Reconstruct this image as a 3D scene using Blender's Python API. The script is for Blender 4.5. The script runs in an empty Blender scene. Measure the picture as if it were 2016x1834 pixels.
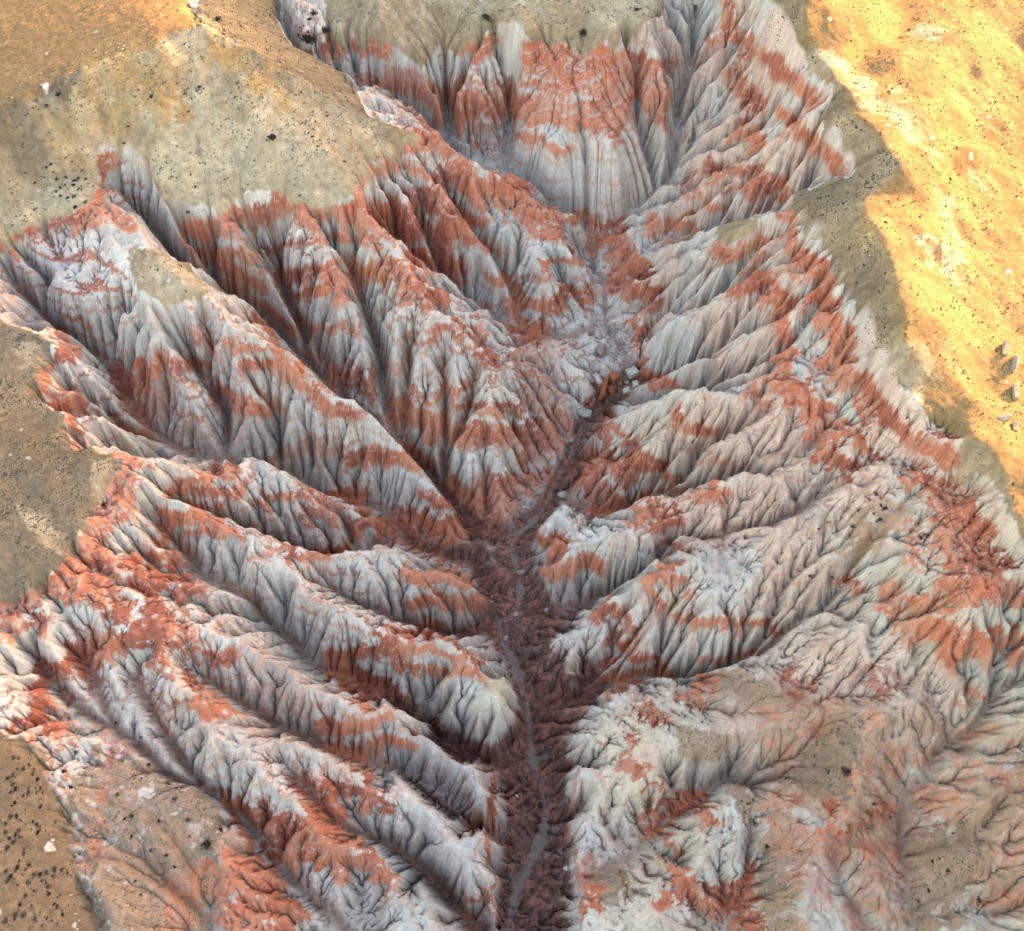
import bpy, math, time, os
import numpy as np
T0 = time.time()
scene = bpy.context.scene
# ================================================================ camera, sky, sun, exposure
cam_d = bpy.data.cameras.new('camera'); cam = bpy.data.objects.new('camera', cam_d)
scene.collection.objects.link(cam); scene.camera = cam
cam.location = (0, 0, 386.0); cam.rotation_euler = (math.radians(30), 0, 0)
cam_d.sensor_fit = 'VERTICAL'; cam_d.angle_y = math.radians(40)
cam_d.clip_start = 1; cam_d.clip_end = 6000
SUN_EL, SUN_AZ = math.radians(3.4), math.atan2(.8, .6)      # azimuth from +Y towards +X
world = bpy.data.worlds.new('World'); scene.world = world; world.use_nodes = True
wn = world.node_tree.nodes; wl = world.node_tree.links
bg = wn['Background']; bg.inputs[1].default_value = 0.15
sky = wn.new('ShaderNodeTexSky'); sky.sky_type = 'NISHITA'; sky.sun_disc = False
sky.sun_elevation = SUN_EL; sky.sun_rotation = SUN_AZ; sky.altitude = 700; sky.ozone_density = 0.5; sky.dust_density = 3.0
wl.new(sky.outputs[0], bg.inputs[0])
sun_d = bpy.data.lights.new('sun', 'SUN'); sun_d.energy = 2.0; sun_d.angle = math.radians(.5); sun_d.color = (1, .57, .26)
sun = bpy.data.objects.new('sun', sun_d); scene.collection.objects.link(sun)
sun.rotation_euler = (math.radians(90)-SUN_EL, 0, math.pi-SUN_AZ)
scene.view_settings.view_transform = 'Standard'; scene.view_settings.look = 'None'
scene.view_settings.exposure = 3.55; scene.view_settings.gamma = 1; scene.view_settings.use_curve_mapping = False
scene.cycles.max_bounces = 4; scene.cycles.diffuse_bounces = 1

# ---- traced lines: x, y on the survey picture (2016 x 1834) and the height in metres -------------
VALLEYS = [
 # main wash
 [(1003,1890,-1),(1005,1819,0),(1022,1745,.5),(1056,1678,1),(1077,1590,1.5),(1072,1547,2),(1052,1506,3),(1042,1440,4),(1032,1379,5),(1012,1305,6),(992,1265,6.5),(982,1221,7),
  (1008,1215,7),(1025,1165,7.5),(1015,1124,8),(1009,1074,8.5),(1019,1054,9),(1066,1007,10),(1093,946,12),(1120,899,13),(1130,866,14),(1150,825,16),(1173,808,17),(1220,755,20),(1240,711,22),(1214,667,23),(1193,630,23.5),
  (1193,1208*.336+200,24),(1187,551,25),(1170,534,26),(1166,497,28),(1166,450,30)],
 # head, left branch and right branch
 [(1166,450,30),(1130,425,33),(1082,396,37),(988,322,43),(905,270,50),(804,168,61),(746,141,66),(672,124,70),(588,84,76),(551,27,80),(520,-60,84)],
 [(1166,450,30),(1193,447,31),(1247,396,34),(1298,363,37),(1331,302,43),(1338,235,49),(1340,165,55),(1359,110,61),(1372,50,68),(1375,-60,74)],
 # left side
 [(884,349,58),(925,406,53),(965,460,47),(995,504,42),(1015,548,38),(1025,600,34),(1050,640,31.5),(1120,648,28.5),(1188,636,23.8)],
 [(824,376,60),(845,425,56),(868,474,50),(890,520,44),(918,549,40),(955,585,34),(990,625,30),(1025,650,28)],
 [(723,380,66),(767,424,60),(804,457,54),(844,494,49),(890,520,44)],
 [(396,433,68),(403,494,60),(447,534,54),(524,595,48),(615,691,40),(645,728,37),(690,770,34),(770,842,27),(814,876,24),(847,913,21),(878,950,17),(914,997,13),(948,1040,9.5),(992,1052,9)],
 [(680,470,62),(712,560,54),(742,650,46),(752,740,37),(765,800,31),(785,850,26)],
 [(528,415,66),(540,500,58),(590,600,50),(650,700,40),(668,745,36)],
 [(802,640,52),(795,720,44),(790,800,34),(815,870,25)],
 [(870,690,46),(878,790,38),(877,890,28),(905,960,18)],
 [(935,700,46),(925,760,40),(900,820,36)],
 [(356,661,62),(396,711,56),(427,755,50),(437,800,44),(437,885,36),(500,892,33),(560,900,30),(625,940,26),(672,958,22),(750,983,18),(775,1020,15),(803,1057,12),(880,1090,10.5),(935,1110,9.5),(960,1150,8.5),(1008,1195,7.3)],
 [(10,520,70),(55,560,67),(100,605,64),(160,640,60),(202,681,56),(232,731,51),(249,778,46),(285,815,43),(353,865,39),(437,889,36)],
 [(110,795,64),(161,800,58),(242,815,50),(290,838,44),(330,858,40)],
 [(336,960,55),(396,980,50),(470,1000,45),(530,1020,40),(570,1045,34),(640,1068,28),(700,1068,22),(760,1045,16),(785,1040,13)],
 [(300,1000,56),(335,1035,52),(370,1080,46),(386,1114,42),(430,1138,39),(494,1175,35),(560,1235,29),(621,1298,24),(677,1322,20),(736,1352,17),(780,1390,15),(837,1420,12),(888,1468,9),(950,1495,7),(1005,1500,5),(1045,1470,4)],
 [(640,1130,36),(690,1160,33),(760,1188,29),(830,1208,25),(900,1228,19),(945,1232,12),(985,1262,6.6)],
 [(393,1315,44),(470,1365,38),(524,1402,35),(588,1429,32),(621,1450,30),(672,1472,26),(730,1495,22),(780,1515,18),(817,1548,13),(857,1585,9),(905,1622,6),(960,1640,4),(1020,1670,2),(1060,1650,1.3)],
 [(144,1271,54),(175,1335,50),(222,1436,45),(289,1483,41),(326,1523,39),(386,1533,37),(440,1567,34),(480,1607,31),(521,1668,27),(571,1725,23),(655,1795,17),(700,1860,12)],
 [(60,1290,58),(130,1370,51),(222,1436,45)],
 [(260,1330,48),(300,1400,45),(340,1470,41),(386,1533,37)],
 [(571,1520,34),(640,1590,30),(669,1620,27),(753,1644,22),(804,1681,17),(857,1732,11),(910,1795,6),(950,1840,2)],
 [(67,1490,54),(91,1543,52),(128,1624,48),(144,1718,45),(188,1806,41),(200,1880,39)],
 [(175,1670,44),(248,1705,40),(312,1738,35),(386,1792,29),(420,1870,24)],
 [(180,1560,46),(250,1590,43),(310,1620,40),(360,1690,35),(400,1760,30)],
 # right side
 [(1527,218,80),(1466,245,68),(1400,269,58),(1345,300,48),(1310,335,41),(1298,363,37)],
 [(1661,336,90),(1574,363,78),(1480,403,64),(1423,413,57),(1385,430,51),(1338,457,45),(1304,480,40),(1224,534,30),(1185,551,25.2)],
 [(1440,340,62),(1380,385,52),(1310,425,43),(1250,462,36),(1190,490,29)],
 [(1560,430,82),(1507,464,73),(1423,494,61),(1338,525,48),(1280,560,38),(1235,601,27),(1200,620,24)],
 [(1540,590,76),(1480,620,66),(1420,650,56),(1365,680,46),(1310,710,34),(1270,735,24),(1240,735,22)],
 [(1520,680,70),(1450,705,60),(1390,735,50),(1338,745,42),(1290,772,30),(1250,785,21),(1225,765,20)],
 [(1624,852,68),(1540,880,62),(1440,915,54),(1380,928,48),(1314,945,40),(1260,965,29),(1210,992,20),(1130,985,14),(1085,965,11.5)],
 [(1500,800,64),(1420,830,56),(1350,870,48),(1310,905,41),(1270,940,32)],
 [(1634,950,64),(1540,1010,55),(1456,1025,50),(1360,1055,44),(1300,1088,36),(1250,1115,28),(1180,1155,19),(1100,1190,12),(1040,1205,7.3)],
 [(1809,966,78),(1708,1064,67),(1634,1124,58),(1574,1202,48),(1520,1240,43),(1463,1268,38),(1406,1298,33),(1340,1304,27),(1220,1322,17),(1140,1370,10),(1055,1388,5)],
 [(1280,1215,36),(1240,1250,28),(1190,1300,18),(1150,1340,12)],
 [(2100,1290,72),(2000,1332,64),(1953,1389,58),(1916,1436,54),(1859,1463,50),(1820,1530,46),(1775,1574,44),(1785,1691,40),(1802,1792,37),(1810,1870,34)],
 [(1822,1230,68),(1816,1355,58),(1856,1456,51)],
 [(1876,1240,74),(1890,1310,67),(1928,1382,57)],
 [(1960,1250,76),(1955,1320,66),(1945,1385,58)],
 [(1627,1402,47),(1607,1453,43),(1580,1500,40),(1500,1533,34),(1440,1523,27),(1400,1545,22),(1360,1575,18),(1310,1620,15),(1250,1680,16),(1180,1722,17),(1150,1735,15)],
 [(1483,1607,34),(1486,1691,30),(1480,1742,27),(1446,1792,22),(1430,1870,18)],
 [(1641,1651,44),(1651,1715,39),(1661,1752,37),(1701,1809,34),(1720,1880,31)],
 # far side around the butte
 [(871,14,76),(877,168,63),(891,235,56),(905,270,50)],
 [(1005,95,69),(1002,202,57),(995,302,45),(990,330,42.5)],
 [(1257,101,68.5),(1264,202,59),(1276,269,49),(1291,346,39)],
 # sunlit side
 [(1960,-60,74),(1820,20,82),(1775,44,84),(1708,87,90),(1674,141,97)],
 [(2100,170,68),(2005,230,74),(1910,252,81.5),(1809,278,90),(1765,300,96.5)],
 [(2100,700,76),(1990,660,80),(1920,560,84),(1870,440,86),(1850,380,88)],
 # hill on the left
 [(235,235,90),(302,336,79),(370,420,70),(396,433,68)],
 [(240,345,77.5),(268,378,74),(330,450,70),(380,500,64)],
]
RIDGES = [
 # hill crest falling to the right, upper spur
 [(396,44,102),(445,75,99),(500,95,96),(570,140,90),(650,190,83),(740,230,75.5),(837,262,68),(930,318,61),(1030,372,53),(1100,405,47),(1152,425,43),(1157,460,37)],
 [(1062,403,48),(1100,460,45),(1140,510,41),(1158,565,32),(1170,590,27)],
 [(1022,440,46),(1045,490,42),(1072,545,41),(1096,605,35),(1105,630,31)],
 [(780,296,68.5),(830,322,66),(871,363,62),(918,427,56),(958,497,48),(992,538,43),(1014,575,36)],
 [(760,315,69),(794,373,62),(817,413,57),(844,460,51),(858,480,48)],
 [(703,396,70),(760,443,66),(804,467,62),(837,490,58),(864,507,54),(904,534,48),(938,568,42),(982,608,39),(995,650,40),(1059,668,37),(1110,676,34),(1153,682,31),(1172,700,26)],
 [(740,430,67),(773,487,62),(814,548,58),(857,617,54),(898,634,52),(925,661,50),(965,701,47),(975,725,46),(966,790,42),(970,850,36),(975,920,27),(978,975,19),(985,1025,12)],
 [(975,725,46),(1000,740,44),(1020,800,37),(1035,880,28)],
 [(817,613,54),(822,671,48),(830,751,42),(833,799,36),(850,880,21)],
 [(775,622,53),(770,680,48),(772,750,40),(778,825,29)],
 [(620,398,71),(650,450,67),(690,540,60),(700,600,55),(712,680,47),(715,760,37)],
 [(560,398,71),(590,480,64),(625,580,55),(660,650,48),(690,720,40)],
 [(430,435,70),(480,480,64),(540,545,56),(590,620,48)],
 [(390,550,72.5),(447,617,69),(500,640,65),(544,667,62),(605,708,58),(660,760,52),(713,785,48),(770,846,42),(820,893,37),(850,925,33),(904,1007,22),(930,1050,12)],
 [(447,617,69),(455,700,61),(465,755,54),(510,800,46),(535,830,40),(540,865,34)],
 [(595,720,57),(575,780,49),(568,850,40)],
 [(285,622,71),(330,668,66),(353,717,60),(380,800,50),(425,872,38.5)],
 [(277,632,69),(280,700,61),(295,740,56),(325,815,45)],
 [(130,690,67),(180,735,61),(225,785,54),(275,825,46)],
 [(124,805,67),(190,803,63),(250,838,54),(300,880,46),(390,898,40)],
 [(255,900,63),(300,895,60),(345,905,57),(390,926,54),(447,903,51),(500,893,47),(558,923,43),(600,943,40),(645,970,36),(690,1000,31),(735,1025,25)],
 [(265,950,62),(340,970,58.5),(393,990,56),(440,1015,52),(470,1043,49),(524,1060,46),(570,1064,44),(640,1084,41),(686,1078,39),(730,1064,38),(765,1089,36),(805,1064,34.5),(813,1090,34),(857,1107,32),(904,1121,29),(935,1145,27),(955,1185,20),(980,1200,13)],
 [(180,1060,62),(260,1080,56),(330,1100,50),(420,1150,45),(500,1155,44),(560,1150,43),(640,1175,40.5),(700,1205,38),(733,1224,37),(780,1236,36),(857,1240,34),(884,1254,33),(925,1275,32),(965,1290,31),(1005,1320,29.5),(1027,1356,28)],
 [(300,1250,54),(350,1262,52),(430,1252,48.5),(500,1278,45),(560,1310,41),(640,1365,37),(720,1420,34),(790,1440,32),(860,1480,30),(958,1545,28)],
 [(270,1290,53),(336,1310,50),(390,1370,46),(437,1372,44.5),(487,1390,42),(524,1412,40),(571,1452,38),(621,1478,36),(677,1505,34),(740,1548,32),(830,1585,30),(870,1615,29),(940,1632,27)],
 [(386,1422,45),(410,1450,44),(450,1485,42),(504,1523,40.5),(538,1544,39),(588,1590,37),(640,1640,35),(669,1658,33),(735,1672,31),(770,1715,29),(840,1730,26),(880,1775,24),(910,1830,21)],
 # rims of the lower canyon
 [(1027,1356,28),(1000,1420,25),(962,1440,25),(940,1470,22)],
 [(958,1545,28),(970,1566,27),(948,1592,26.5),(958,1625,26),(975,1650,25.5),(952,1690,25.5),(980,1720,24.5),(966,1765,24),(988,1800,23.5),(962,1850,23)],
 [(1190,1340,26),(1187,1370,27),(1150,1436,27),(1170,1475,26),(1128,1510,27),(1118,1545,27),(1145,1575,26),(1126,1612,27),(1142,1650,26.5),(1124,1692,26),(1156,1738,25),(1136,1785,25),(1150,1850,25)],
 # right side
 [(1601,208,97),(1554,235,88),(1500,286,77),(1456,288,71),(1399,350,59),(1365,373,53),(1280,420,43),(1210,455,34),(1185,470,30)],
 [(1470,380,65),(1400,415,56),(1330,450,48),(1260,490,39),(1200,520,30)],
 [(1681,417,100),(1600,425,89),(1527,433,79),(1440,450,67),(1380,475,57),(1320,507,47),(1250,548,37),(1215,572,29)],
 [(1728,480,99),(1640,490,90),(1547,510,80),(1486,545,73),(1463,548,69),(1416,582,61),(1365,608,53),(1300,628,46),(1268,625,42),(1262,690,30)],
 [(1620,600,83),(1540,640,74),(1470,660,65),(1400,690,56),(1340,715,47),(1290,745,34)],
 [(1640,730,80),(1574,760,73),(1500,764,67),(1456,768,63),(1382,768,57),(1338,772,53),(1240,788,43),(1190,812,35),(1168,845,27)],
 [(1640,810,72),(1560,820,66),(1480,850,59),(1400,870,53),(1330,860,49),(1280,860,44),(1225,890,34),(1190,930,24)],
 [(1665,915,68),(1620,915,65),(1500,945,59),(1413,945,54),(1346,955,49),(1284,972,43),(1230,987,37),(1200,1000,34),(1157,997,31),(1100,980,25)],
 [(1110,990,27),(1075,1020,23),(1060,1060,19),(1062,1110,15)],
 [(1340,1075,45),(1270,1082,39),(1207,1076,35),(1146,1082,29),(1085,1125,21),(1050,1140,14)],
 [(1700,955,72),(1640,965,67),(1506,1047,59),(1432,1090,53),(1346,1112,47),(1290,1130,43),(1240,1150,37),(1194,1177,31),(1150,1222,25),(1105,1255,20),(1065,1275,13)],
 [(1560,1090,58),(1480,1140,52),(1400,1200,46),(1330,1240,38),(1260,1290,26),(1180,1330,16)],
 [(1985,1030,88),(1910,1114,80),(1775,1165,67),(1675,1208,57),(1600,1262,47),(1540,1290,41),(1470,1310,35)],
 [(1985,1030,88),(2040,1080,88),(2100,1160,86),(2180,1350,88),(2230,1600,90),(2250,1900,90)],
 [(1910,1114,80),(1850,1180,74),(1790,1250,66),(1775,1310,62),(1790,1360,58),(1850,1425,55)],
 [(1850,1200,76),(1855,1260,71),(1870,1310,66),(1905,1380,60)],
 [(1930,1160,82),(1915,1240,75),(1935,1300,68),(1945,1340,64)],
 [(1440,1305,37),(1540,1340,42),(1620,1365,48),(1700,1370,54),(1775,1385,57),(1830,1400,57)],
 [(1640,1440,50),(1680,1500,50),(1690,1580,49),(1660,1620,48),(1620,1650,45)],
 [(2100,1440,70),(2000,1470,60),(1900,1490,54)],
 # crest between the canyon and the sunlit slope
 [(1600,-80,107),(1580,-20,106),(1574,54,103),(1578,84,102),(1634,118,101),(1662,165,101),(1660,200,100),(1690,240,101),(1728,270,101),(1776,325,102),(1728,363,101),(1690,417,101),(1728,477,100),(1750,530,99.5),(1755,605,98),(1775,690,97),(1798,770,95.5),(1830,825,94),(1925,870,92),(1972,930,90),(1995,1010,88.5),(2040,1080,88)],
 [(1640,110,101),(1700,60,96.5),(1760,15,92)],[(1690,190,101),(1760,130,97),(1850,90,91),(1930,40,85)],[(1730,262,101),(1800,235,96.5),(1900,205,89)],[(1780,330,102),(1850,305,96),(1960,290,84)],[(1750,500,98.5),(1830,480,95),(1890,475,91)],[(1790,620,97),(1850,640,94),(1900,640,90)],
 # butte
 [(1090,-60,84),(1095,30,79),(1120,80,74.5),(1140,105,72)],
 [(1150,262,58.5),(1172,300,54),(1187,335,49),(1192,385,41),(1185,440,31)],
 [(1100,300,55),(1095,345,48),(1105,385,40)],
 [(938,40,78),(938,87,73),(948,161,66),(965,229,56),(945,290,46)],
 [(1274,40,77),(1290,90,72),(1312,135,68),(1322,160,65.5),(1312,230,56),(1305,310,43)],
 [(736,-20,84),(760,60,78),(814,128,70),(854,188,62),(871,235,56)],
 [(1430,-60,84),(1445,40,76),(1470,90,74),(1440,150,66),(1400,220,57),(1360,275,47)],
 [(1634,118,101),(1560,150,88),(1490,175,76),(1420,230,62),(1370,280,50)],
]
# gentle ground: short lines / spots
SHEETS = [
 [(-60,250,97),(14,215,98.5),(67,190,99.5),(168,137,100.5),(235,110,101),(300,97,101.5),(325,66,102),(390,45,102.3)],
 [(-60,60,102),(60,60,102),(200,50,102.5),(300,20,103)],[(-60,-90,104),(200,-90,104),(380,-60,104)],
 [(20,300,88),(100,270,89),(180,250,90)],[(300,230,90),(400,240,88),(520,240,86)],[(450,300,80),(560,300,79),(650,300,78)],
 [(-60,400,82),(20,390,80),(90,370,79),(170,330,80)],[(-60,480,77),(14,478,75),(80,432,76),(150,424,76.5),(190,395,77),(200,330,79),(240,296,80)],
 [(280,470,73),(330,520,72),(370,570,71)],[(170,480,72),(240,530,71),(270,600,70)],[(40,640,71),(90,660,69),(120,690,67.5)],
 [(-60,700,74),(10,720,72),(70,730,68)],[(-80,840,76),(14,850,72),(80,830,68.5)],[(-80,1000,76),(20,950,72),(110,920,69),(200,930,66)],[(-60,1120,73),(40,1080,70),(120,1060,66.5)],
 [(124,800,67),(120,840,67),(150,880,66),(240,905,63.5),(214,953,64.5),(205,985,64.5),(163,1047,64.5),(136,1111,63.5),(94,1148,63),(16,1188,63),(-60,1210,64)],
 [(-60,1330,63),(10,1360,61),(70,1420,57),(75,1470,55.5)],
 [(-80,1500,64),(30,1500,58),(60,1520,55)],[(-80,1700,60),(30,1650,55),(90,1640,51)],[(-60,1860,56),(60,1800,51),(130,1820,46)],
 [(130,1490,52),(150,1600,49),(180,1720,45),(240,1830,40)],[(240,1530,44),(320,1580,41)],[(420,1640,36),(440,1720,33),(480,1790,28),(540,1850,24)],[(300,1660,39),(330,1690,37)],
 # canyon floor
 [(1000,1560,9),(1008,1640,8),(993,1730,7),(985,1830,5)],[(1110,1560,11),(1108,1640,11),(1112,1740,11),(1090,1830,8)],[(1080,1450,11),(1130,1440,19)],[(1080,1400,11),(1150,1375,20)],
 [(1010,1455,8),(1000,1500,7)],
 [(1140,870,16),(1110,950,14)],[(1190,840,22),(1160,920,20),(1130,960,17)],[(1270,660,24),(1255,720,22.5),(1240,760,21)],[(1190,690,24),(1165,740,24)],[(1130,770,25),(1100,850,19),(1060,965,13)],
 [(1090,740,31),(1065,830,25),(1040,910,19)],
 [(930,1062,14),(960,1100,13.5),(985,1130,12)],[(1045,1190,10),(1060,1160,12)],[(985,1300,11),(1000,1340,12)],
 [(1200,1420,30),(1230,1450,31),(1300,1435,33),(1400,1400,36)],[(1200,1530,29),(1250,1480,31),(1300,1500,32)],[(1180,1600,27),(1230,1590,30),(1290,1580,30)],
 [(1380,1470,35),(1440,1470,37),(1520,1440,42)],[(1240,1770,27),(1300,1790,28),(1200,1830,26)],[(1340,1700,31),(1370,1740,32)],[(1400,1600,36),(1460,1570,37)],[(1530,1600,41),(1590,1640,43),(1600,1740,40),(1560,1820,37)],
 [(1700,1480,49),(1740,1540,46)],[(1900,1560,54),(1990,1560,58),(2080,1540,64)],[(1880,1680,49),(1900,1780,46),(1990,1790,50),(2080,1750,58)],[(2060,1640,60),(1980,1660,53)],[(1720,1620,44),(1720,1700,42),(1750,1800,38)],
 # flat spur tops above the lower gorge, with sheer sides
 [(800,1442,31.5),(857,1444,30.5),(880,1474,29.5),(905,1474,29),(945,1508,28.5)],[(770,1490,31.5),(824,1528,30.5),(857,1556,29.5),(905,1586,28.5),(935,1578,28.3),(958,1550,28.3)],
 [(700,1262,37),(780,1265,36),(857,1275,33.5),(905,1300,32),(940,1330,31)],[(745,1345,33),(814,1388,29),(857,1402,28),(898,1408,27.5),(931,1428,27),(965,1446,26.5),(988,1420,27),(1012,1385,28)],
 [(690,1520,34),(760,1580,32),(830,1650,29),(851,1680,28.5),(890,1728,27.5),(915,1752,27),(948,1740,26.5),(940,1690,27.5),(945,1641,28)],
 [(590,1440,36.5),(640,1462,35.5),(690,1490,34),(735,1525,33)],
 # belt under the crest
 [(1690,640,88),(1692,700,87),(1735,748,86.5),(1775,800,86.5),(1819,840,86.5),(1876,862,86)],[(1600,640,77.5),(1612,720,75.5),(1650,790,74.5),(1700,850,73.5),(1750,897,73),(1800,925,74)],
 [(1640,440,93),(1690,540,93)],[(1720,640,92),(1760,720,91),(1800,790,90)],[(1600,330,84),(1640,400,92)],[(1520,100,88),(1500,50,86),(1510,-40,90)],
 [(1560,678,74),(1590,780,71.5),(1641,860,69),(1690,910,69)],[(1780,940,75),(1880,965,81)],
 [(1290,1580,30),(1310,1545,31.5),(1340,1500,33.5),(1385,1493,35),(1425,1500,36.5)],[(1330,1640,31),(1345,1598,31),(1400,1572,33.5),(1445,1548,36.5)],
 # sunlit side
 [(2100,-60,58),(2010,30,67),(1920,60,77),(1850,60,85)],[(2100,330,64),(1990,320,74),(1900,330,83),(1840,330,91)],[(1850,180,88),(1950,160,78),(2080,120,66)],[(1800,150,92),(1720,210,97)],
 [(2120,520,66),(2000,500,76),(1900,520,84),(1800,520,93)],[(1800,420,95),(1850,440,90)],[(2120,800,76),(2010,780,83),(1920,770,88),(1840,730,92)],[(1980,860,88),(2080,880,84)],[(2060,1000,86),(2140,1000,84)],[(2000,640,80),(1960,700,85)],
 [(1052,128,67),(1072,110,71),(1116,102,72.5),(1166,106,72),(1214,132,69)],[(1026,165,63.5),(1060,172,66),(1106,178,67),(1173,172,67),(1222,155,66),(1246,146,64)],[(1015,205,59),(1040,212,61),(1089,220,62.5),(1156,222,63),(1215,203,62),(1252,188,60)],[(1010,265,53),(1040,275,55.5),(1075,287,57),(1115,297,58)],[(1200,285,57),(1230,275,56),(1258,262,54)],[(1012,320,46),(1040,345,48),(1070,362,47)],[(1225,345,48),(1262,325,46)],
 [(600,-90,86),(760,-90,87),(900,-90,88)],[(1200,-90,86),(1300,-90,82)],[(1000,20,83),(1040,50,82)],[(1180,60,80),(1230,70,78)],
]

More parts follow.
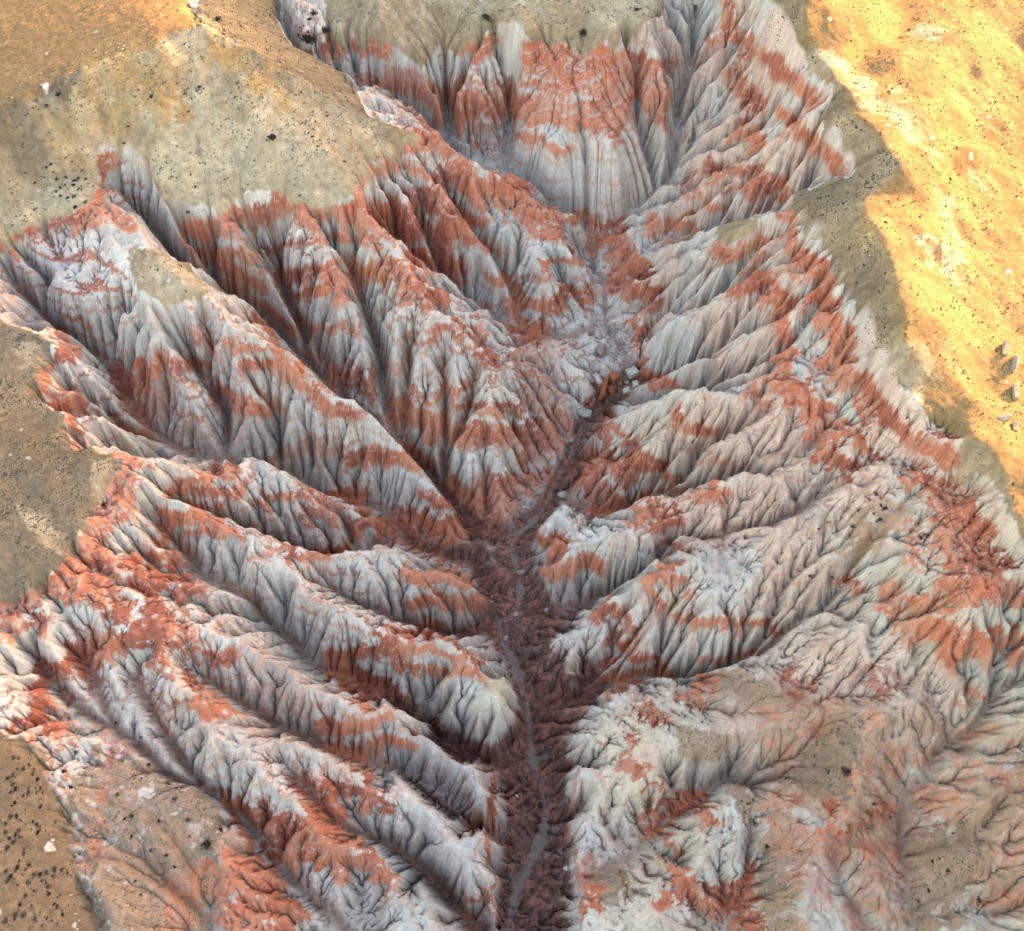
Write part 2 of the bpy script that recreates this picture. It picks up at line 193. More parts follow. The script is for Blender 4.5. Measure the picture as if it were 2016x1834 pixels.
# ---- traced colour: red beds ( x, y, x, y, ... ; half width in picture units ; strength ) ----------
RED = """20 475 62 450 118 437 168 420 195 390 202 353 195 329;14;.9|218 403 255 450;6;.7|400 455 470 425 530 425 548 400 590 405 640 420 690 412;20;1
420 500 500 500;10;1|440 525 490 555;14;.9|538 487 590 480 655 470;6;.9|555 545 640 530;14;.9|575 580 660 570;9;.8|470 571 524 605 560 640;10;.8|590 640 640 650 690 640;8;.6
669 94 730 87;16;.85|730 150 745 175;8;.9|795 215 850 252;12;.9|805 165 870 190 870 225;22;.8|920 92 950 95;12;1|905 155 990 165;5;.7|905 200 990 208;21;.95|910 249 970 255;8;.5
1072 115 1122 135 1180 115 1214 135;18;1|1035 165 1106 175 1173 168 1240 145;7;1|1022 208 1089 222 1156 228 1207 202 1257 181;17;.95|1015 265 1072 275 1100 296;7;.8|1166 235 1207 255;10;.8
1240 111 1308 128;9;1|1267 161 1308 188 1300 218;20;.9|787 296 857 272 878 302;16;1|727 336 797 329;12;.9|814 322 867 366;8;.8|871 329 928 319;6;.9|925 363 1005 380 1056 420;20;1
905 363 938 400;12;1|857 396 915 433;18;1|797 433 857 460;18;.9|669 420 763 430;28;.95|669 470 797 470;7;.95|814 507 871 524;18;1|736 527 713 548;18;.8|780 537 797 551;14;.9|814 574 850 581;14;1
884 457 931 467;8;.8|938 477 962 487;8;.7|1062 437 1146 430;6;.9|1082 460 1103 460;7;.9|985 544 1005 560;8;.8|1035 544 1072 551;6;.7|1072 517 1140 511;8;.9|1032 598 1096 605;14;.9|1106 571 1150 585;10;.7
1180 477 1214 470;10;.9|1220 504 1247 500;10;1|1224 554 1271 531;10;1|1234 571 1274 578;12;1|1301 450 1347 443;10;.8|1183 447 1207 440;7;.8
1436 20 1440 60 1480 88;13;.8|1399 84 1379 124;12;.6|1507 118 1530 121;12;1|1530 145 1574 165 1601 195;12;1|1450 168 1483 202;16;.8|1540 228 1550 235;9;1|1466 265 1483 269;12;1|1581 262 1641 316;12;.9
1419 333 1473 339 1497 333;9;1|1399 349 1440 373 1473 373;4;.8|1483 380 1533 363;13;1|1359 363 1406 410;8;.5|1456 440 1470 455;8;.5|1500 420 1520 403;8;.5|1433 504 1483 484;14;.9|1564 440 1554 477 1590 514 1624 534;12;1
1440 564 1473 558;15;1|1517 571 1540 591;10;.9|1611 578 1624 601;10;1|1624 601 1641 631 1648 678 1634 708 1668 738 1708 758 1732 805 1769 842 1809 873 1849 886;12;1
1540 591 1544 644 1554 684 1540 735 1554 762 1594 792 1601 819 1607 846 1624 873 1641 906;13;1|1675 842 1701 879 1725 903;6;.9|1695 805 1705 820;6;.8|1486 770 1495 780;12;.7|1345 839 1372 846;10;.8
1399 896 1426 913;8;.5|1372 973 1406 966;8;.6|1631 913 1661 920;8;1|1795 950 1806 950;8;.9|1835 956 1850 956;8;.8|1866 990 1873 1034 1859 1064 1873 1098 1890 1121 1876 1148;9;1|1910 1000 1927 1030;8;1
1893 1044 1930 1081 1953 1104;13;1|1799 1054 1812 1088;9;.6|1759 1188 1809 1195;16;.95|1873 1175 1927 1161;9;.9|1927 1148 1953 1165 2004 1161;14;.95|1675 1140 1690 1150;8;.6
1802 1248 1859 1254 1863 1288;13;1|1890 1254 1890 1290;12;.9|1960 1248 1977 1271;14;1|1905 1362 1915 1362;4;.6|1565 1342 1585 1345;8;.6|1725 1342 1742 1345;10;.5|1359 1224 1507 1228;7;.9|1455 1285 1470 1288;6;.9
1390 1335 1410 1338;9;.9|1382 1362 1365 1382;8;.9|1352 1587 1386 1600;8;.9|1340 1718 1345 1745;8;1|1389 1758 1440 1752;12;.9|1463 1728 1463 1748;7;.9|1475 1805 1495 1808;10;.9|1634 1607 1641 1631;7;.7
1533 1605 1535 1630;20;.5|1540 1680 1555 1690;16;.4|1720 1610 1735 1620;12;.5|1750 1700 1770 1715;20;.35|1600 1690 1615 1700;20;.4|925 664 972 708;7;.9|880 645 890 655;8;.8|1030 654 1045 656;12;.9
1032 678 1072 778;20;.5|1039 879 1089 846;20;.6|901 798 1012 808;9;.7|884 846 1015 852;14;1|905 875 1015 870;6;.6|910 970 925 980;14;.9|985 946 1072 946;10;.6|940 1005 950 1020;10;.9|975 980 990 985;20;.6
804 812 871 845;16;.9|822 778 838 778;6;.8|820 674 834 676;7;.7|765 721 775 722;8;.5|885 765 897 772;10;.8|713 752 730 772;14;.7|672 750 690 756;12;.7|713 896 770 906 824 899;14;.9|668 805 680 810;8;.8
810 1030 891 1047;16;.8|855 985 875 995;10;.8|679 980 747 1040;14;.8|804 1081 857 1088;8;.6|830 1128 918 1135;13;1|804 1148 840 1155;5;.7|837 1181 918 1188;14;.7|1200 812 1193 852 1203 906 1220 933;9;1
1220 852 1260 890;6;.9|1240 913 1308 919;12;1|1146 923 1183 980;22;.7|1240 990 1284 973 1347 963;5;1|1254 1017 1308 1014;9;1|1066 1064 1106 1074;9;.8|1089 1128 1146 1108;16;.8|1310 1065 1347 1081;6;.9
1267 1145 1294 1181;6;.9|1298 1135 1341 1141;7;1|1178 1200 1190 1205;9;.9|1251 631 1261 694;6;.8|1281 745 1304 748;9;1|1291 768 1328 755;6;.9|1185 762 1190 775;6;.9
140 627 156 628;8;.8|134 684 87 738;14;1|71 758 108 788;10;.9|134 802 141 859;15;1|180 893 196 900;8;.7|228 755 255 812;12;.7|255 842 270 850;10;.6|249 919 222 966 195 1010 181 1044 148 1101 118 1141 27 1188;16;1
178 1047 188 1081 202 1114;12;.9|158 1098 188 1135;14;.9|386 946 447 923;9;1|353 963 450 970;9;.9|343 1020 430 1020;9;1|363 1047 460 1044;6;.9|395 995 408 1000;7;.9|325 1057 350 1070;6;.8|296 1098 339 1088;8;.9
286 1128 366 1148;16;.8|289 1175 323 1208;12;.9|259 735 279 745;12;.8|292 735 309 725;8;.9|336 721 386 718;12;.7|302 770 304 788;16;.5|395 665 408 678;14;.6|504 627 538 668;12;.9|460 684 538 691;7;.8
504 721 598 718;8;.8|450 778 514 812;14;.7|585 748 665 812;10;.8|630 880 646 892;14;.5|545 893 565 893;8;.6|585 1098 658 1088;9;1|531 983 591 977;7;.8|630 1008 646 1020;14;.6|151 1155 188 1161;20;.8|236 1206 250 1210;9;.9
20 1234 60 1228;12;.8|101 1318 144 1302;12;1|151 1298 208 1265 269 1255 319 1248;14;1|228 1275 353 1268;14;.7|77 1355 67 1396 81 1419;14;1|30 1422 58 1422;18;.8|386 1278 430 1295;8;.8|365 1335 378 1340;8;.9
396 1396 447 1389;10;.9|305 1394 318 1398;7;.5|480 1597 524 1621 538 1648;14;1|538 1654 605 1641 665 1638;16;1|538 1688 621 1688;10;.9|621 1550 677 1557;10;1|618 1598 632 1602;8;.8|430 1738 477 1738 538 1758;20;.95
464 1799 585 1806;12;.95|480 1690 494 1692;24;.4|346 1740 360 1744;12;.5|340 1790 352 1794;16;.6|689 1288 753 1281;14;1|753 1261 831 1248 857 1281 904 1298;12;1|810 1312 857 1322 931 1325;8;.9|930 1303 946 1307;9;.8
669 1436 736 1422;14;1|762 1453 778 1460;10;1|710 1376 722 1388;12;.9|690 1330 760 1370;16;.7|669 1550 710 1557 753 1577;12;1|673 1478 685 1482;8;.9|714 1512 726 1520;12;.6|669 1671 690 1698;10;1|730 1671 740 1725;8;1
972 1540 958 1641 962 1691;8;.8|955 1752 945 1772;5;1|1133 1540 1123 1624 1140 1725;6;.5|1214 1335 1220 1362;8;1|1235 1452 1245 1460;5;1|1224 1500 1267 1523 1274 1544;9;.7|1281 1570 1281 1584;5;1|1301 1641 1325 1664;5;1
1166 1774 1166 1786;7;.9|1301 1775 1328 1758;6;1|1331 1708 1335 1745;7;1|1240 1234 1255 1242;9;.8|1276 1323 1286 1327;6;.9|1274 1412 1294 1429;6;1|1230 1270 1244 1280;10;.8|1283 1295 1297 1301;8;.8|1090 1400 1120 1404;20;.5"""
# ---- traced ground: what grows or lies there, as outlines
HILL = "-300 240 -60 230 67 190 235 108 330 66 396 44 500 95 650 190 740 235 837 262 780 300 740 330 725 385 640 400 590 395 540 400 480 395 410 425 385 430 330 400 290 340 250 300 200 325 190 390 150 420 80 430 14 475 -60 480 -300 500"
FLANK = "396 44 370 -200 520 -200 551 27 588 84 672 124 700 180 740 235 650 190 500 95"
PLATEAU = "-300 240 -60 230 14 213 67 188 168 133 235 106 300 95 322 68 385 46 370 14 340 -200 -300 -200"
BENCH = "270 480 330 490 400 540 405 570 330 600 280 585 250 520"
LEFT = "-300 600 -60 600 60 650 120 690 75 730 60 760 120 790 124 860 250 905 205 960 160 1040 130 1110 90 1145 16 1185 -60 1200 -300 1220"
CORNER = "-300 1420 -60 1430 70 1470 90 1540 125 1620 145 1720 190 1810 200 1990 -300 1990"
LOWLEFT = "190 1450 280 1490 330 1530 390 1540 470 1620 440 1700 430 1800 420 1990 230 1990 150 1700 120 1550"
BELT = "1500 -200 1500 20 1520 87 1540 100 1594 137 1617 160 1640 170 1655 200 1600 208 1641 282 1661 330 1675 346 1547 380 1540 396 1590 423 1624 470 1658 545 1664 575 1690 605 1708 678 1755 728 1797 778 1836 820 1890 838 1898 890 1890 940 1943 912 1967 946 1975 1005 2010 1030 2120 1090 2400 1090 2400 -200"
SUNNY = "1590 -200 1580 40 1574 54 1578 84 1634 118 1662 165 1665 200 1690 240 1728 270 1781 325 1728 363 1686 417 1728 477 1750 530 1755 605 1775 690 1798 770 1830 825 1925 870 1972 930 1995 1010 2040 1080 2400 1200 2400 -200"
OVAL = "1400 440 1440 425 1500 430 1480 455 1420 470"
FAN = "1665 1000 1760 985 1850 985 1740 1060 1660 1110 1630 1120 1670 1050"
LR = ["1635 1400 1700 1420 1690 1480 1690 1540 1670 1600 1560 1560 1500 1535 1580 1500 1605 1450", "1340 1420 1430 1440 1440 1520 1500 1550 1480 1650 1460 1640 1420 1570 1400 1500 1330 1500",
 "1490 1620 1560 1580 1600 1700 1560 1740 1590 1990 1520 1990 1500 1730", "1790 1620 1900 1600 1945 1640 1940 1760 1880 1800 1960 1990 1800 1990 1790 1720 1780 1640", "1150 1710 1240 1700 1250 1760 1180 1780 1150 1760", "1395 1300 1500 1330 1560 1370 1470 1390 1400 1350"]
TOPB = "640 -200 640 60 690 82 740 88 770 110 800 120 850 130 905 95 960 60 1030 85 1090 60 1130 90 1180 92 1240 60 1300 40 1350 -200"
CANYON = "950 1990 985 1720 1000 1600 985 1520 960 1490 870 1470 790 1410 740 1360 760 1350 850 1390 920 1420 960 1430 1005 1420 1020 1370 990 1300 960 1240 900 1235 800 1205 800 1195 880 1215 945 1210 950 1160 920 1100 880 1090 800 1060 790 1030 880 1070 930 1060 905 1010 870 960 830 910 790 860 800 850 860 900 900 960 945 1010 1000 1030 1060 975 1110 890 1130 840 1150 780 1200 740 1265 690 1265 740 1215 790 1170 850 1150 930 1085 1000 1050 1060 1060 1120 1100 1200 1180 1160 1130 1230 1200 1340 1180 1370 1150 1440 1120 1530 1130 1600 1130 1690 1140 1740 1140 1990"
# dabs of another tint: x y radius strength ; tint name
DABS = """pale 430 270 40 .6|pale 300 250 25 .5|pale 350 270 25 .6|pale 470 260 28 .8|pale 550 270 60 .7|pale 620 310 50 .6|pale 640 380 40 .8|pale 330 330 30 .7|pale 380 340 35 .6|pale 170 230 14 .3|pale 470 400 25 .8|pale 560 330 30 .5
ochre 260 140 40 .7|ochre 320 150 30 .8|ochre 210 150 30 .6|ochre 445 95 26 .9|ochre 480 115 20 .8|ochre 525 165 22 1|ochre 560 172 14 .9|ochre 300 220 26 1|ochre 345 210 16 .9|ochre 210 240 34 .6|ochre 140 270 34 .5|ochre 410 270 22 .4|ochre 540 310 20 .5|ochre 640 290 26 .4
dark 140 190 34 .9|dark 60 300 40 .7|dark 30 260 40 .7|dark 120 150 20 .6|ochre 420 100 16 .9|ochre 230 215 14 .9|ochre 270 225 14 .9|ochre 325 212 12 1|ochre 500 160 12 1|ochre 545 170 12 1|ochre 250 150 18 .8|ochre 290 165 14 .9|dark 180 200 22 .6|dark 80 230 34 .5|dark 240 165 18 .6|dark 310 170 20 .5|dark 100 330 30 .3|dark 560 130 40 .6|dark 640 170 40 .6|dark 700 210 36 .5|dark 760 245 20 .5|dark 620 370 24 .3
dark 60 880 60 .8|dark 150 900 40 .7|dark 40 940 50 .5|dark 110 960 40 .5|dark 60 1060 40 .4|pale 75 1025 16 .8|pale 95 1055 14 .6|pale 210 940 20 .6|pale 40 700 20 .5|pale 110 700 14 .6
pale 330 540 50 .8|dark 370 520 24 .5|dark 150 1460 20 .3|dark 200 1440 26 .5
brown 40 1550 60 1|brown 60 1700 70 1|brown 120 1820 60 1|brown 30 1480 40 1|brown 230 1500 40 .6|brown 340 1560 40 .9|brown 390 1570 30 .9|brown 300 1600 40 .7|brown 410 1640 30 .8|brown 440 1650 24 .6|brown 490 1720 26 .5
dark 1610 390 60 .6|dark 1560 390 30 .5|dark 1650 500 40 .5|dark 1700 560 40 .6|dark 1720 640 30 .5|dark 1560 130 30 .3|pale 1600 470 24 .3|dark 1780 780 30 .4
pale 1880 490 14 1|pale 1870 520 14 1|pale 1890 550 10 1|pale 1820 500 14 1|pale 1830 60 26 .8|pale 1780 230 30 .8|pale 1690 160 24 .9|pale 1720 200 26 .7|pale 1640 110 30 .9|pale 1660 130 14 1|pale 1870 400 16 .8|pale 1780 180 14 .6|pale 1840 300 18 .7|pale 1800 720 30 .5|pale 1780 760 30 .6|pale 1930 360 14 .6|pale 1860 430 14 .6|pale 1880 460 10 .8
ochre 1900 130 50 .6|ochre 1940 200 40 .8|ochre 1880 190 26 .9|ochre 1980 60 40 .8|ochre 1750 60 40 .6|ochre 1800 110 40 .4|ochre 1850 240 40 .5|ochre 1900 450 60 .5|ochre 1950 600 50 .5|ochre 1800 560 50 .4|ochre 1740 450 40 .5|ochre 1900 700 40 .6|dark 1800 60 14 .6|dark 1770 50 10 .6
brown 1660 1460 40 .9|brown 1620 1530 50 1|brown 1680 1560 30 .6|brown 1540 1620 30 .7|brown 1540 1700 40 .7|brown 1850 1650 50 .7|brown 1880 1750 50 .5|brown 1840 1560 30 .4|brown 1430 1350 30 .3|brown 1840 1520 26 .6|brown 1780 1560 24 .8|brown 1800 1600 20 .8|brown 1370 1340 24 .6
brown 1400 1480 30 .3|brown 1180 1740 30 .9|brown 1450 1600 26 .4|brown 1720 1580 26 .5|brown 1760 1750 26 .5
mauve 420 650 40 .5|mauve 90 520 60 .6|mauve 60 560 50 .6|mauve 230 440 50 .5|mauve 300 460 50 .4|mauve 550 1340 60 .4|mauve 260 1490 50 .5|mauve 300 1650 60 .5|mauve 860 1510 50 .7|mauve 910 1530 40 .7|mauve 800 1500 40 .5|mauve 900 1680 40 .6|mauve 860 1650 40 .5|mauve 1530 760 40 .5|mauve 1440 790 40 .5
mauve 1620 1390 50 .5|mauve 1700 1400 40 .5|mauve 1980 1520 26 .8|mauve 1600 1740 22 .8|mauve 1600 1650 40 .5|mauve 1420 830 50 .4|mauve 1560 1000 60 .3|mauve 820 1630 40 .5
pink 1480 700 50 .5|pink 1420 880 60 .6|pink 1500 960 50 .6|pink 1400 1010 50 .6|pink 1340 980 40 .5|pink 1550 1060 40 .4|pink 1440 1430 50 .7|pink 1500 1480 40 .6|pink 1420 1400 40 .5|pink 1550 860 50 .4|pink 1700 960 40 .5|pink 1330 420 50 .5|pink 1400 320 50 .5|pink 1440 250 50 .4|pink 1380 390 40 .5|pink 1300 560 40 .3|pink 1620 1250 40 .4
pink 380 1400 50 .4|pink 560 1400 60 .5|pink 650 1560 40 .5|pink 420 1700 50 .5|pink 1560 1180 50 .4|pink 1240 1460 40 .4|pink 1260 1400 40 .4|cream 985 1365 26 1|cream 960 1370 20 .6|cream 965 760 40 .5|cream 700 880 30 .3|cream 1500 300 30 .5|cream 1440 285 30 .6
cream 1230 1470 60 .9|cream 1290 1550 50 .9|cream 1200 1560 40 .8|cream 1330 1690 50 .8|cream 1250 1790 60 .7|cream 1330 1400 50 .7|cream 1420 1800 50 .5|pink 1350 1640 40 .5|pink 1290 1700 40 .5|cream 1850 1300 40 .6|cream 1900 1480 50 .7|cream 1800 1480 40 .7|cream 1940 1440 40 .7|cream 1930 1560 40 .7|cream 1870 1560 30 .6|cream 1830 1180 40 .5|cream 1300 1480 50 .5|cream 1250 1560 40 .5|cream 1640 1450 40 .4|cream 1900 960 50 .6|cream 1960 1080 40 .6|cream 1280 840 50 .5|cream 1380 820 50 .4|cream 1950 1680 50 .5"""
LRB = "1400 1330 1560 1330 1800 1400 1960 1400 2400 1400 2400 1990 1560 1990 1500 1640 1450 1500"
DOME = "1015 130 1072 100 1166 98 1230 130 1262 190 1282 340 1190 445 1090 400 1000 330 1008 220"

import numpy as np, math, time
rng = np.random.default_rng(7)
# ---------------------------------------------------------------- the survey camera
CAM_H, PITCH, VFOV = 386.0, math.radians(60), math.radians(40)
TANV = math.tan(VFOV/2)
FW = np.array([0, math.cos(PITCH), -math.sin(PITCH)]); UP = np.array([0, math.sin(PITCH), math.cos(PITCH)])
def ray(u, v):
    a = (np.asarray(u, float)-1008)/917*TANV; b = (917-np.asarray(v, float))/917*TANV
    return a, FW[1]+b*UP[1], FW[2]+b*UP[2]
def at(u, v, z):
    dx, dy, dz = ray(u, v); t = (np.asarray(z, float)-CAM_H)/dz
    return dx*t, dy*t
def project(x, y, z):
    zz = z-CAM_H; dep = y*FW[1]+zz*FW[2]; up = y*UP[1]+zz*UP[2]
    return 1008+x/dep/TANV*917, 917-up/dep/TANV*917
# ---------------------------------------------------------------- the grid
DX = 0.30
X0, X1, Y0, Y1 = -204.0, 204.0, 42.0, 392.0
NX, NY = int((X1-X0)/DX)+1, int((Y1-Y0)/DX)+1

def resize(a, ny, nx):
    y = np.linspace(0, a.shape[0]-1, ny); x = np.linspace(0, a.shape[1]-1, nx)
    iy = np.minimum(y.astype(int), a.shape[0]-2); ix = np.minimum(x.astype(int), a.shape[1]-2)
    fy = (y-iy)[:, None].astype(a.dtype); fx = (x-ix)[None, :].astype(a.dtype)
    r0 = a[iy]; r1 = a[iy+1]; r = r0+(r1-r0)*fy
    return r[:, ix]*(1-fx)+r[:, ix+1]*fx
def blur(a, n=1):
    for _ in range(n):
        p = np.pad(a, 1, mode='edge')
        a = (p[:-2, 1:-1]+p[2:, 1:-1]+p[1:-1, :-2]+p[1:-1, 2:]+4*a)/8
    return a
def boxblur(a, r):
    for ax in (0, 1):
        p = np.pad(a, [(r+1, r) if i == ax else (0, 0) for i in (0, 1)], mode='edge')
        c = np.cumsum(p, axis=ax, dtype=np.float64)
        a = ((c[2*r+1:] - c[:-2*r-1]) if ax == 0 else (c[:, 2*r+1:]-c[:, :-2*r-1]))/(2*r+1)
    return a.astype(np.float32)
def noise(ny, nx, cell, seed, octv=1, gain=.5):
    out = np.zeros((ny, nx), np.float32); amp = 1.; tot = 0
    for o in range(octv):
        c = max(cell/2**o, 1.)
        g = np.random.default_rng(seed+o*101).normal(size=(int(ny/c)+4, int(nx/c)+4)).astype(np.float32)
        # cubic-ish: smooth interpolation
        y = np.arange(ny)/c; x = np.arange(nx)/c
        iy = y.astype(int); ix = x.astype(int); fy = (y-iy).astype(np.float32); fx = (x-ix).astype(np.float32)
        fy = (fy*fy*(3-2*fy))[:, None]; fx = (fx*fx*(3-2*fx))[None, :]
        r = g[iy]*(1-fy)+g[iy+1]*fy
        out += amp*(r[:, ix]*(1-fx)+r[:, ix+1]*fx); tot += amp*amp; amp *= gain
    return out/math.sqrt(tot)/.6
# ---------------------------------------------------------------- base surface from the traced lines
def rough_line(pts, step=.25, wob=0.):
    P = [(*[float(c) for c in at(u, v, z)], z) for u, v, z in pts]
    out = []
    for a, b in zip(P[:-1], P[1:]):
        n = max(2, int(math.hypot(b[0]-a[0], b[1]-a[1])/step))
        t = np.linspace(0, 1, n)[:, None]
        out.append(np.array(a)[None]*(1-t)+np.array(b)[None]*t)
    o = np.concatenate(out)
    return o
def smooth_poly(pts):
    # Catmull-Rom through the traced points (picture space), keeps them exact
    P = np.array(pts, float)
    if len(P) < 3: return [tuple(p) for p in P]
    Q = np.vstack([2*P[0]-P[1], P, 2*P[-1]-P[-2]]); out = []
    for i in range(1, len(Q)-2):
        for t in (0, .25, .5, .75):
            a, b, c, d = Q[i-1], Q[i], Q[i+1], Q[i+2]
            out.append(.5*((2*b)+(c-a)*t+(2*a-5*b+4*c-d)*t*t+(3*b-a-3*c+d)*t**3))
    out.append(P[-1]); return [tuple(p) for p in out]
def base_surface():
    L = [rough_line(smooth_poly(p)) for p in VALLEYS+RIDGES+SHEETS]
    allp = np.concatenate(L)
    h = None
    for k, its in ((32, 400), (16, 300), (8, 200), (4, 120), (2, 60)):
        s = DX*k; nx, ny = int(round((X1-X0)/s))+1, int(round((Y1-Y0)/s))+1
        ix = np.round((allp[:, 0]-X0)/s).astype(int); iy = np.round((allp[:, 1]-Y0)/s).astype(int)
        ok = (ix >= 0)&(ix < nx)&(iy >= 0)&(iy < ny)
        S = np.zeros((ny, nx)); N = np.zeros((ny, nx))
        np.add.at(S, (iy[ok], ix[ok]), allp[ok, 2]); np.add.at(N, (iy[ok], ix[ok]), 1)
        m = N > 0; val = np.where(m, S/np.maximum(N, 1), 0)
        h = np.full((ny, nx), allp[:, 2].mean()) if h is None else resize(h, ny, nx)
        h = np.where(m, val, h)
        for _ in range(its):
            p = np.pad(h, 1, mode='edge')
            r = (p[:-2, 1:-1]+p[2:, 1:-1]+p[1:-1, :-2]+p[1:-1, 2:])/4
            h = np.where(m, val, h+1.0*(r-h))
    return resize(h, NY, NX).astype(np.float32)
# ---------------------------------------------------------------- running water
OFF = [(-1, -1), (-1, 0), (-1, 1), (0, -1), (0, 1), (1, -1), (1, 0), (1, 1)]
def flow(h):
    ny, nx = h.shape; p = np.pad(h, 1, mode='constant', constant_values=1e6)
    best = np.zeros((ny, nx), np.float32); rec = np.arange(ny*nx, dtype=np.int32).reshape(ny, nx); idx = rec.copy()
    for dy, dx in OFF:
        s = (h-p[1+dy:1+dy+ny, 1+dx:1+dx+nx])/(1.41421 if dy and dx else 1.)
        g = s > best; best = np.where(g, s, best); rec = np.where(g, idx+dy*nx+dx, rec)
    e = np.zeros((ny, nx), bool); e[0] = e[-1] = True; e[:, 0] = e[:, -1] = True
    rec = np.where(e, idx, rec).ravel()
    d = (rec != idx.ravel()).astype(np.int32); q = rec.copy()
    for _ in range(13):
        d = d+d[q]; q = q[q]
    order = np.argsort(d, kind='stable'); cnt = np.bincount(d); st = np.concatenate([[0], np.cumsum(cnt)])
    return rec, order, st
def accumulate(rec, order, st, w):
    A = w.astype(np.float64).ravel().copy()
    for l in range(len(st)-2, 0, -1):
        i = order[st[l]:st[l+1]]
        if len(i) < 400: np.add.at(A, rec[i], A[i])
        else: A += np.bincount(rec[i], A[i], len(A)) if len(i) > 60000 else 0
        if 400 <= len(i) <= 60000: np.add.at(A, rec[i], A[i])
    return A
def carve(h, K, m=.5, its=10, diff=.08, strength=None, jit=.03, floor=None):
    ny, nx = h.shape
    for it in range(its):
        j = h+rng.normal(0, jit, h.shape).astype(np.float32)
        rec, order, st = flow(j)
        A = accumulate(rec, order, st, np.ones(h.shape, np.float32))
        F = (K*np.power(A, m)).astype(np.float32)
        if strength is not None: F = F*strength.ravel()
        f = h.ravel().copy()
        for l in range(1, len(st)-1):
            i = order[st[l]:st[l+1]]; r = f[rec[i]]
            f[i] = np.where(f[i] > r, (f[i]+F[i]*r)/(1+F[i]), f[i])
        h = f.reshape(ny, nx)
        if floor is not None: h = np.maximum(h, floor)
        if diff: 
            p = np.pad(h, 1, mode='edge')
            h = h+diff*((p[:-2, 1:-1]+p[2:, 1:-1]+p[1:-1, :-2]+p[1:-1, 2:])-4*h)
    return h, A.reshape(ny, nx)

b = base_surface()
# ================================================================ colour of the ground
bs = boxblur(boxblur(b, 4), 4)
def sample(a, x, y):
    gx = np.clip((np.asarray(x)-X0)/DX, 0, NX-1.001); gy = np.clip((np.asarray(y)-Y0)/DX, 0, NY-1.001)
    ix = gx.astype(np.int32); iy = gy.astype(np.int32); fx = (gx-ix).astype(np.float32); fy = (gy-iy).astype(np.float32)
    return (a[iy, ix]*(1-fx)+a[iy, ix+1]*fx)*(1-fy)+(a[iy+1, ix]*(1-fx)+a[iy+1, ix+1]*fx)*fy
def cast(u, v, surf):
    u = np.asarray(u, float); v = np.asarray(v, float); dx, dy, dz = ray(u, v)
    z = np.linspace(112, -6, 500)[:, None]; t = (z-CAM_H)/dz[None]; x, y = dx[None]*t, dy[None]*t
    s = sample(surf, x, y); below = s >= z; i = np.argmax(below, 0); i = np.where(below.any(0), np.maximum(i, 1), 499)
    c = np.arange(len(u)); a0 = z[i-1, 0]-s[i-1, c]; a1 = z[i, 0]-s[i, c]; f = a0/np.maximum(a0-a1, 1e-6)
    f = np.clip(f, 0, 1); zz = z[i-1, 0]*(1-f)+z[i, 0]*f; t = (zz-CAM_H)/dz
    return dx*t, dy*t, zz
# half resolution maps
HX = DX*2; hnx, hny = (NX+1)//2, (NY+1)//2
hx = X0+HX*np.arange(hnx); hy = Y0+HX*np.arange(hny)
def line_dist(x, y, pad, D):
    for i in range(len(x)-1):
        ax, ay, bx, by = x[i], y[i], x[i+1], y[i+1]
        i0 = max(0, int((min(ax, bx)-pad-X0)/HX)); i1 = min(hnx, int((max(ax, bx)+pad-X0)/HX)+2)
        j0 = max(0, int((min(ay, by)-pad-Y0)/HX)); j1 = min(hny, int((max(ay, by)+pad-Y0)/HX)+2)
        if i0 >= i1 or j0 >= j1: continue
        px = hx[None, i0:i1]-ax; py = hy[j0:j1, None]-ay; ex, ey = bx-ax, by-ay
        t = np.clip((px*ex+py*ey)/max(ex*ex+ey*ey, 1e-6), 0, 1)
        D[j0:j1, i0:i1] = np.minimum(D[j0:j1, i0:i1], np.hypot(px-t*ex, py-t*ey))
    return D
def densify(x, y, step=12):
    ox, oy = [], []
    for i in range(len(x)-1):
        n = max(1, int(math.hypot(x[i+1]-x[i], y[i+1]-y[i])/step))
        for k in range(n): ox.append(x[i]+(x[i+1]-x[i])*k/n); oy.append(y[i]+(y[i+1]-y[i])*k/n)
    ox.append(x[-1]); oy.append(y[-1]); return np.array(ox), np.array(oy)
def parse(s):
    n = [float(c) for c in s.split()]; return n[0::2], n[1::2]
def poly_mask(s, soft=2):
    x, y = parse(s); x, y = densify(x+x[:1], y+y[:1]); wx, wy, _ = cast(x, y, bs)
    m = np.zeros((hny, hnx), bool)
    for i in range(len(wx)-1):
        y0, y1 = wy[i], wy[i+1]
        if y0 == y1: continue
        j = np.where((hy >= min(y0, y1)) & (hy < max(y0, y1)))[0]
        if not len(j): continue
        xc = wx[i]+(hy[j]-y0)/(y1-y0)*(wx[i+1]-wx[i])
        m[j] ^= hx[None, :] > xc[:, None]
    m = m.astype(np.float32)
    return boxblur(m, soft) if soft else m
def smoothstep(a, lo, hi):
    t = np.clip((a-lo)/(hi-lo), 0, 1); return t*t*(3-2*t)
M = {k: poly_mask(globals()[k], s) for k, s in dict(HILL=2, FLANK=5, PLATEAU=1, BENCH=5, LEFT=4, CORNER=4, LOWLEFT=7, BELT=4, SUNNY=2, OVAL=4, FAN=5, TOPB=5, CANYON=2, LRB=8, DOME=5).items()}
M['LR'] = np.max([poly_mask(s, 6) for s in LR], 0)
